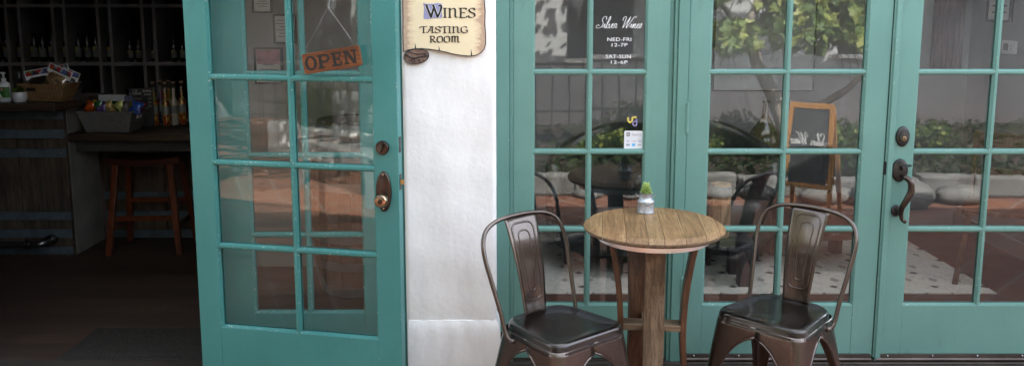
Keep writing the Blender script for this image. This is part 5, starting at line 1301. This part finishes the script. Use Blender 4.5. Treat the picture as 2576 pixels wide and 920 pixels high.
for i, (x, y, r, h) in enumerate(((.95, -.8, .36, .22), (1.7, -.75, .40, .24), (2.3, -1.2, .5, .42), (3.05, -.12, .36, .50), (4.1, -.9, .4, .28), (1.3, -1.7, .5, .45))):
    shrub(x, y, r, ['round green shrub nearest the camera', 'low shrub beside the vine trunk', 'shrub just behind the vine trunk', 'bright shrub behind the largest boulder', 'wide shrub right of the bright one', 'shrub at the rear left of the bed'][i], 1000, h)
# vine tree
vt = thing('grape_vine_tree', 'gnarled old vine tree with lobed green leaves, reflected in glass', 'tree', (2.62, -.55, .12))
mb = MB(); 
mb.tube(spline([(0.10, 0, 0), (.02, .0, .35), (-.12, .02, .7), (-.26, .0, 1.0), (-.34, .0, 1.35), (-.2, 0, 1.75)], 5), [.085-.0018*i for i in range(26)], 12); tr = mb.build('trunk', BARK, vt, smooth='all')
mb = MB()
for pts in ([(.05, 0, .45), (.35, .1, .62), (.62, .15, .82), (.78, .1, 1.05), (.75, .1, 1.4), (.6, 0, 1.8)], [(-.30, 0, 1.15), (-.6, .1, 1.5), (-.9, 0, 1.9)], [(-.34, 0, 1.3), (0, .2, 1.7), (.4, .1, 2.0), (1.0, 0, 2.1)], [(-.2, 0, 1.7), (-.5, -.2, 2.1), (-1.3, 0, 2.3)]):
    sp_ = spline(pts, 5); mb.tube(sp_, [.040-.028*i/len(sp_) for i in range(len(sp_))], 8)
for k in range(26):
    a = random.uniform(0, 6.28); p0 = Vector((random.uniform(-.9, .9), random.uniform(-.3, .4), random.uniform(1.2, 1.9))); mb.tube([p0, p0+Vector((cos(a)*.15, sin(a)*.1, -.15)), p0+Vector((cos(a)*.25, sin(a)*.2, -.42))], .005, 5)
mb.build('limb', DARKBARK, vt, smooth='all')
def grape_leaf(mb, p, u, v, s):
    out = []
    for k in range(15):
        a = 2*pi*k/15; r = s*(.50+.12*cos(5*a)+.05*cos(10*a+1)); out.append(tuple(p+u*r*cos(a)+v*r*sin(a)+u.cross(v)*s*.08*cos(2*a)))
    mb.add([tuple(p)]+out, [(0, 1+k, 1+(k+1) % 15) for k in range(15)])
mb = MB(); rn = random.Random(5)
cl = [(-.85, .1, 1.75, .38, .25), (.05, .15, 1.55, .35, .30), (.3, .1, 1.75, .5, .38), (.75, .15, 1.7, .45, .42), (.15, 0, 2.15, 1.2, .3), (-.95, 0, 2.0, .5, .35), (.05, .25, 1.30, .33, .22), (.55, .2, 1.35, .3, .22), (-.55, .2, 1.25, .25, .18), (.95, 0, 2.0, .5, .4), (-1.5, 0, 2.3, .5, .25)]
for cx, cy, cz, rx, rz_ in cl:
    for _ in range(int(640*rx)):
        d = Vector((rn.gauss(0, 1), rn.gauss(0, 1), rn.gauss(0, 1))).normalized()*rn.random()**.5
        p = Vector((cx+d.x*rx, cy+d.y*.42, cz+d.z*rz_)); u = Vector((rn.gauss(0, 1), rn.gauss(0, .7), rn.gauss(0, .8))).normalized(); v = u.cross(Vector((rn.gauss(0, .4), 1, rn.gauss(0, .6)))).normalized()
        grape_leaf(mb, p, u, v, rn.uniform(.055, .12))
mb.build('crown', VINELEAF, vt)
# sandwich board
af = thing('sandwich_board', 'pine framed chalkboard sandwich board, seen mirrored in the glass door', 'sandwich board', (2.40, .92, 0), R(214))
AW, AH, AO = .35, .90, .20
for s in (-1, 1):
    nm = 'front_panel' if s < 0 else 'rear_panel'
    T_ = Matrix.Translation((0, 0, AH)) @ Matrix.Rotation(s*math.atan2(AO, AH), 4, 'X')
    mb = MB(); mb.M = T_
    for sx in (-1, 1): mb.loft([[(sx*(AW/2-.02-.0)+a_*.017, b_*.011, 0) for a_, b_ in ((-1, -1), (1, -1), (1, 1), (-1, 1))], [(sx*(AW/2+.02)+a_*.017, b_*.011, -.91) for a_, b_ in ((-1, -1), (1, -1), (1, 1), (-1, 1))]])
    mb.box(-AW/2+.02, AW/2-.02, -.010, .010, -.04, 0); mb.box(-AW/2+.01, AW/2-.01, -.010, .010, -.66, -.62)
    pf = mb.build(nm, PINE, af)
    mb = MB(); mb.M = T_; mb.box(-AW/2+.03, AW/2-.03, -.004, .004, -.62, -.04); bo = mb.build('slate', CHALK, pf)
    if s < 0:
        mb = MB(); mb.M = T_; script(mb, 'Silver Wines', -.15, .15, -.33, .10, -.0052, .007); mb.build('chalk_lettering', CHALKTXT, pf)
# veranda roof added to shade the courtyard wall; openings let sun patches through
vr = thing('added_shade_roof', 'unseen tiled roof added to shade the courtyard wall behind the camera', 'veranda')
mb = MB(); zr0, zr1 = 3.12, 3.20
sun_gaps = [(.75, 1.45, -3.30, -2.35), (3.35, 4.15, -3.45, -2.75), (4.95, 5.45, -2.50, -2.25), (-1.9, -1.5, -3.3, -2.6)]
gx = sorted(sun_gaps); x = -8.05
for (a, b, c, d) in gx:
    mb.box(x, a, YB-.25, -1.55, zr0, zr1); mb.box(a, b, YB-.25, c, zr0, zr1); mb.box(a, b, d, -1.55, zr0, zr1); x = b
mb.box(x, 8.7, YB-.25, -1.55, zr0, zr1); mb.build('roof_slab', TERRAPOT, vr)
for x in (-7.6, 8.3):
    mb = MB(); mb.box(x-.07, x+.07, -1.72, -1.58, 0, 3.12); mb.build('post', DARKBARK, vr)
mb = MB(); rn = random.Random(4)
for (a, b, c, d) in sun_gaps: leaf_blob(mb, ((a+b)/2, (c+d)/2, 3.1), ((b-a)*.8, (d-c)*.8, .08), int(70*(b-a)*(d-c)+12), .14, rn, .3)  # sparse leaves added to soften the sun patches
mb.build('gap_leaves', VINELEAF, vr)
tt = thing('added_shade_tree', 'unseen spreading tree added to shade the left half of the patio', 'tree', (-6.4, .9, 0))  # stands out of view, added for the shade its crown casts
mb = MB(); mb.tube(spline([(0, 0, -.05), (.06, .05, 1.0), (-.05, .1, 2.0), (.35, .1, 2.8), (1.2, 0, 3.2)], 5), [.15-.005*i for i in range(21)], 12); mb.build('trunk', DARKBARK, tt, smooth='all')
mb = MB(); rn = random.Random(9)
for ex_, ey_, ez_ in ((4.8, .3, 3.4), (5.0, -1.2, 3.4), (2.2, .9, 3.4), (2.4, -1.5, 3.4)):
    sp_ = spline([(.3, .1, 2.7), (ex_*.4, ey_*.5, 3.2), (ex_*.8, ey_, ez_-.05), (ex_, ey_, ez_)], 5); mb.tube(sp_, [.07-.05*i/len(sp_) for i in range(len(sp_))], 8)
mb.build('limb', DARKBARK, tt, smooth='all')
mb = MB()
for cx, cy, cz, rx, ry, rz_, nn in ((2.4, -1.6, 3.4, 1.1, .9, .3, 500), (4.1, -1.5, 3.4, 1.1, .9, .3, 500), (5.6, -1.4, 3.4, .9, .9, .3, 420), (-.4, -1.3, 3.4, 1.2, 1.1, .3, 560), (-1.6, -.6, 3.4, 1.0, 1.2, .3, 500), (3.0, 1.0, 3.45, 1.2, .6, .25, 420), (5.0, .9, 3.45, 1.0, .6, .25, 340), (2.6, -.1, 3.45, 1.1, .9, .3, 500), (4.2, 0, 3.45, 1.1, .9, .3, 480), (5.6, -.1, 3.4, .8, .8, .3, 350), (1.2, -.8, 3.4, 1, 1, .3, 450)):
    leaf_blob(mb, (cx, cy, cz), (rx, ry, rz_), nn, .17, rn)
mb.build('crown', VINELEAF, tt)
# bench and barrel table, pots
bn_ = thing('garden_bench', 'grey slatted bench on the sunlit side of the patio', 'bench', (-3.1, -.1, 0), R(205))
mb = MB()
for k in range(5): mb.box(-.7, .7, -.22+.09*k, -.145+.09*k, .42, .445)
mb.build('seat', GREYWOOD, bn_, bevel=.003)
mb = MB()
for k in range(4): mb.box(-.7, .7, .23+.012*k, .25+.012*k, .52+.095*k, .60+.095*k)
mb.build('backrest', GREYWOOD, bn_, bevel=.003)
for sx in (-1, 1):
    for sy, hh in ((-.2, .42), (.22, .88)): mb = MB(); mb.box(sx*.62-.03, sx*.62+.03, sy-.03, sy+.025, 0, hh); mb.build('leg', GREYWOOD, bn_)
for (x, y, lab) in ((-2.2, -1.6, 'terracotta pot plant left of the camera'), (-4.6, .6, 'terracotta pot plant beside the bench')):
    t = thing('potted_plant', lab, 'potted plant', (x, y, 0))
    mb = MB(); mb.lathe([(.14, 0), (.20, .30), (.225, .31), (.225, .36), (.20, .36), (.19, .32)], 24); mb.build('pot', TERRAPOT, t, smooth=True)
    mb = MB(); leaf_blob(mb, (0, 0, .62), (.32, .32, .30), 700, .07, random.Random(int(y*10))); mb.build('foliage', SHRUBLEAF, t)
# white square planter that shows as the pale patch in the open door
t = thing('stone_planter', 'white rendered planter box across the patio', 'planter', (-4.4, -1.6, 0), R(12))
mb = MB(); mb.box(-.8, .8, -.3, .3, 0, .36); mb.build('planter_box', STUCCO, t, bevel=.02)
mb = MB(); leaf_blob(mb, (0, 0, .56), (.75, .3, .26), 1300, .07, random.Random(21)); mb.build('foliage', SHRUBLEAF, t)
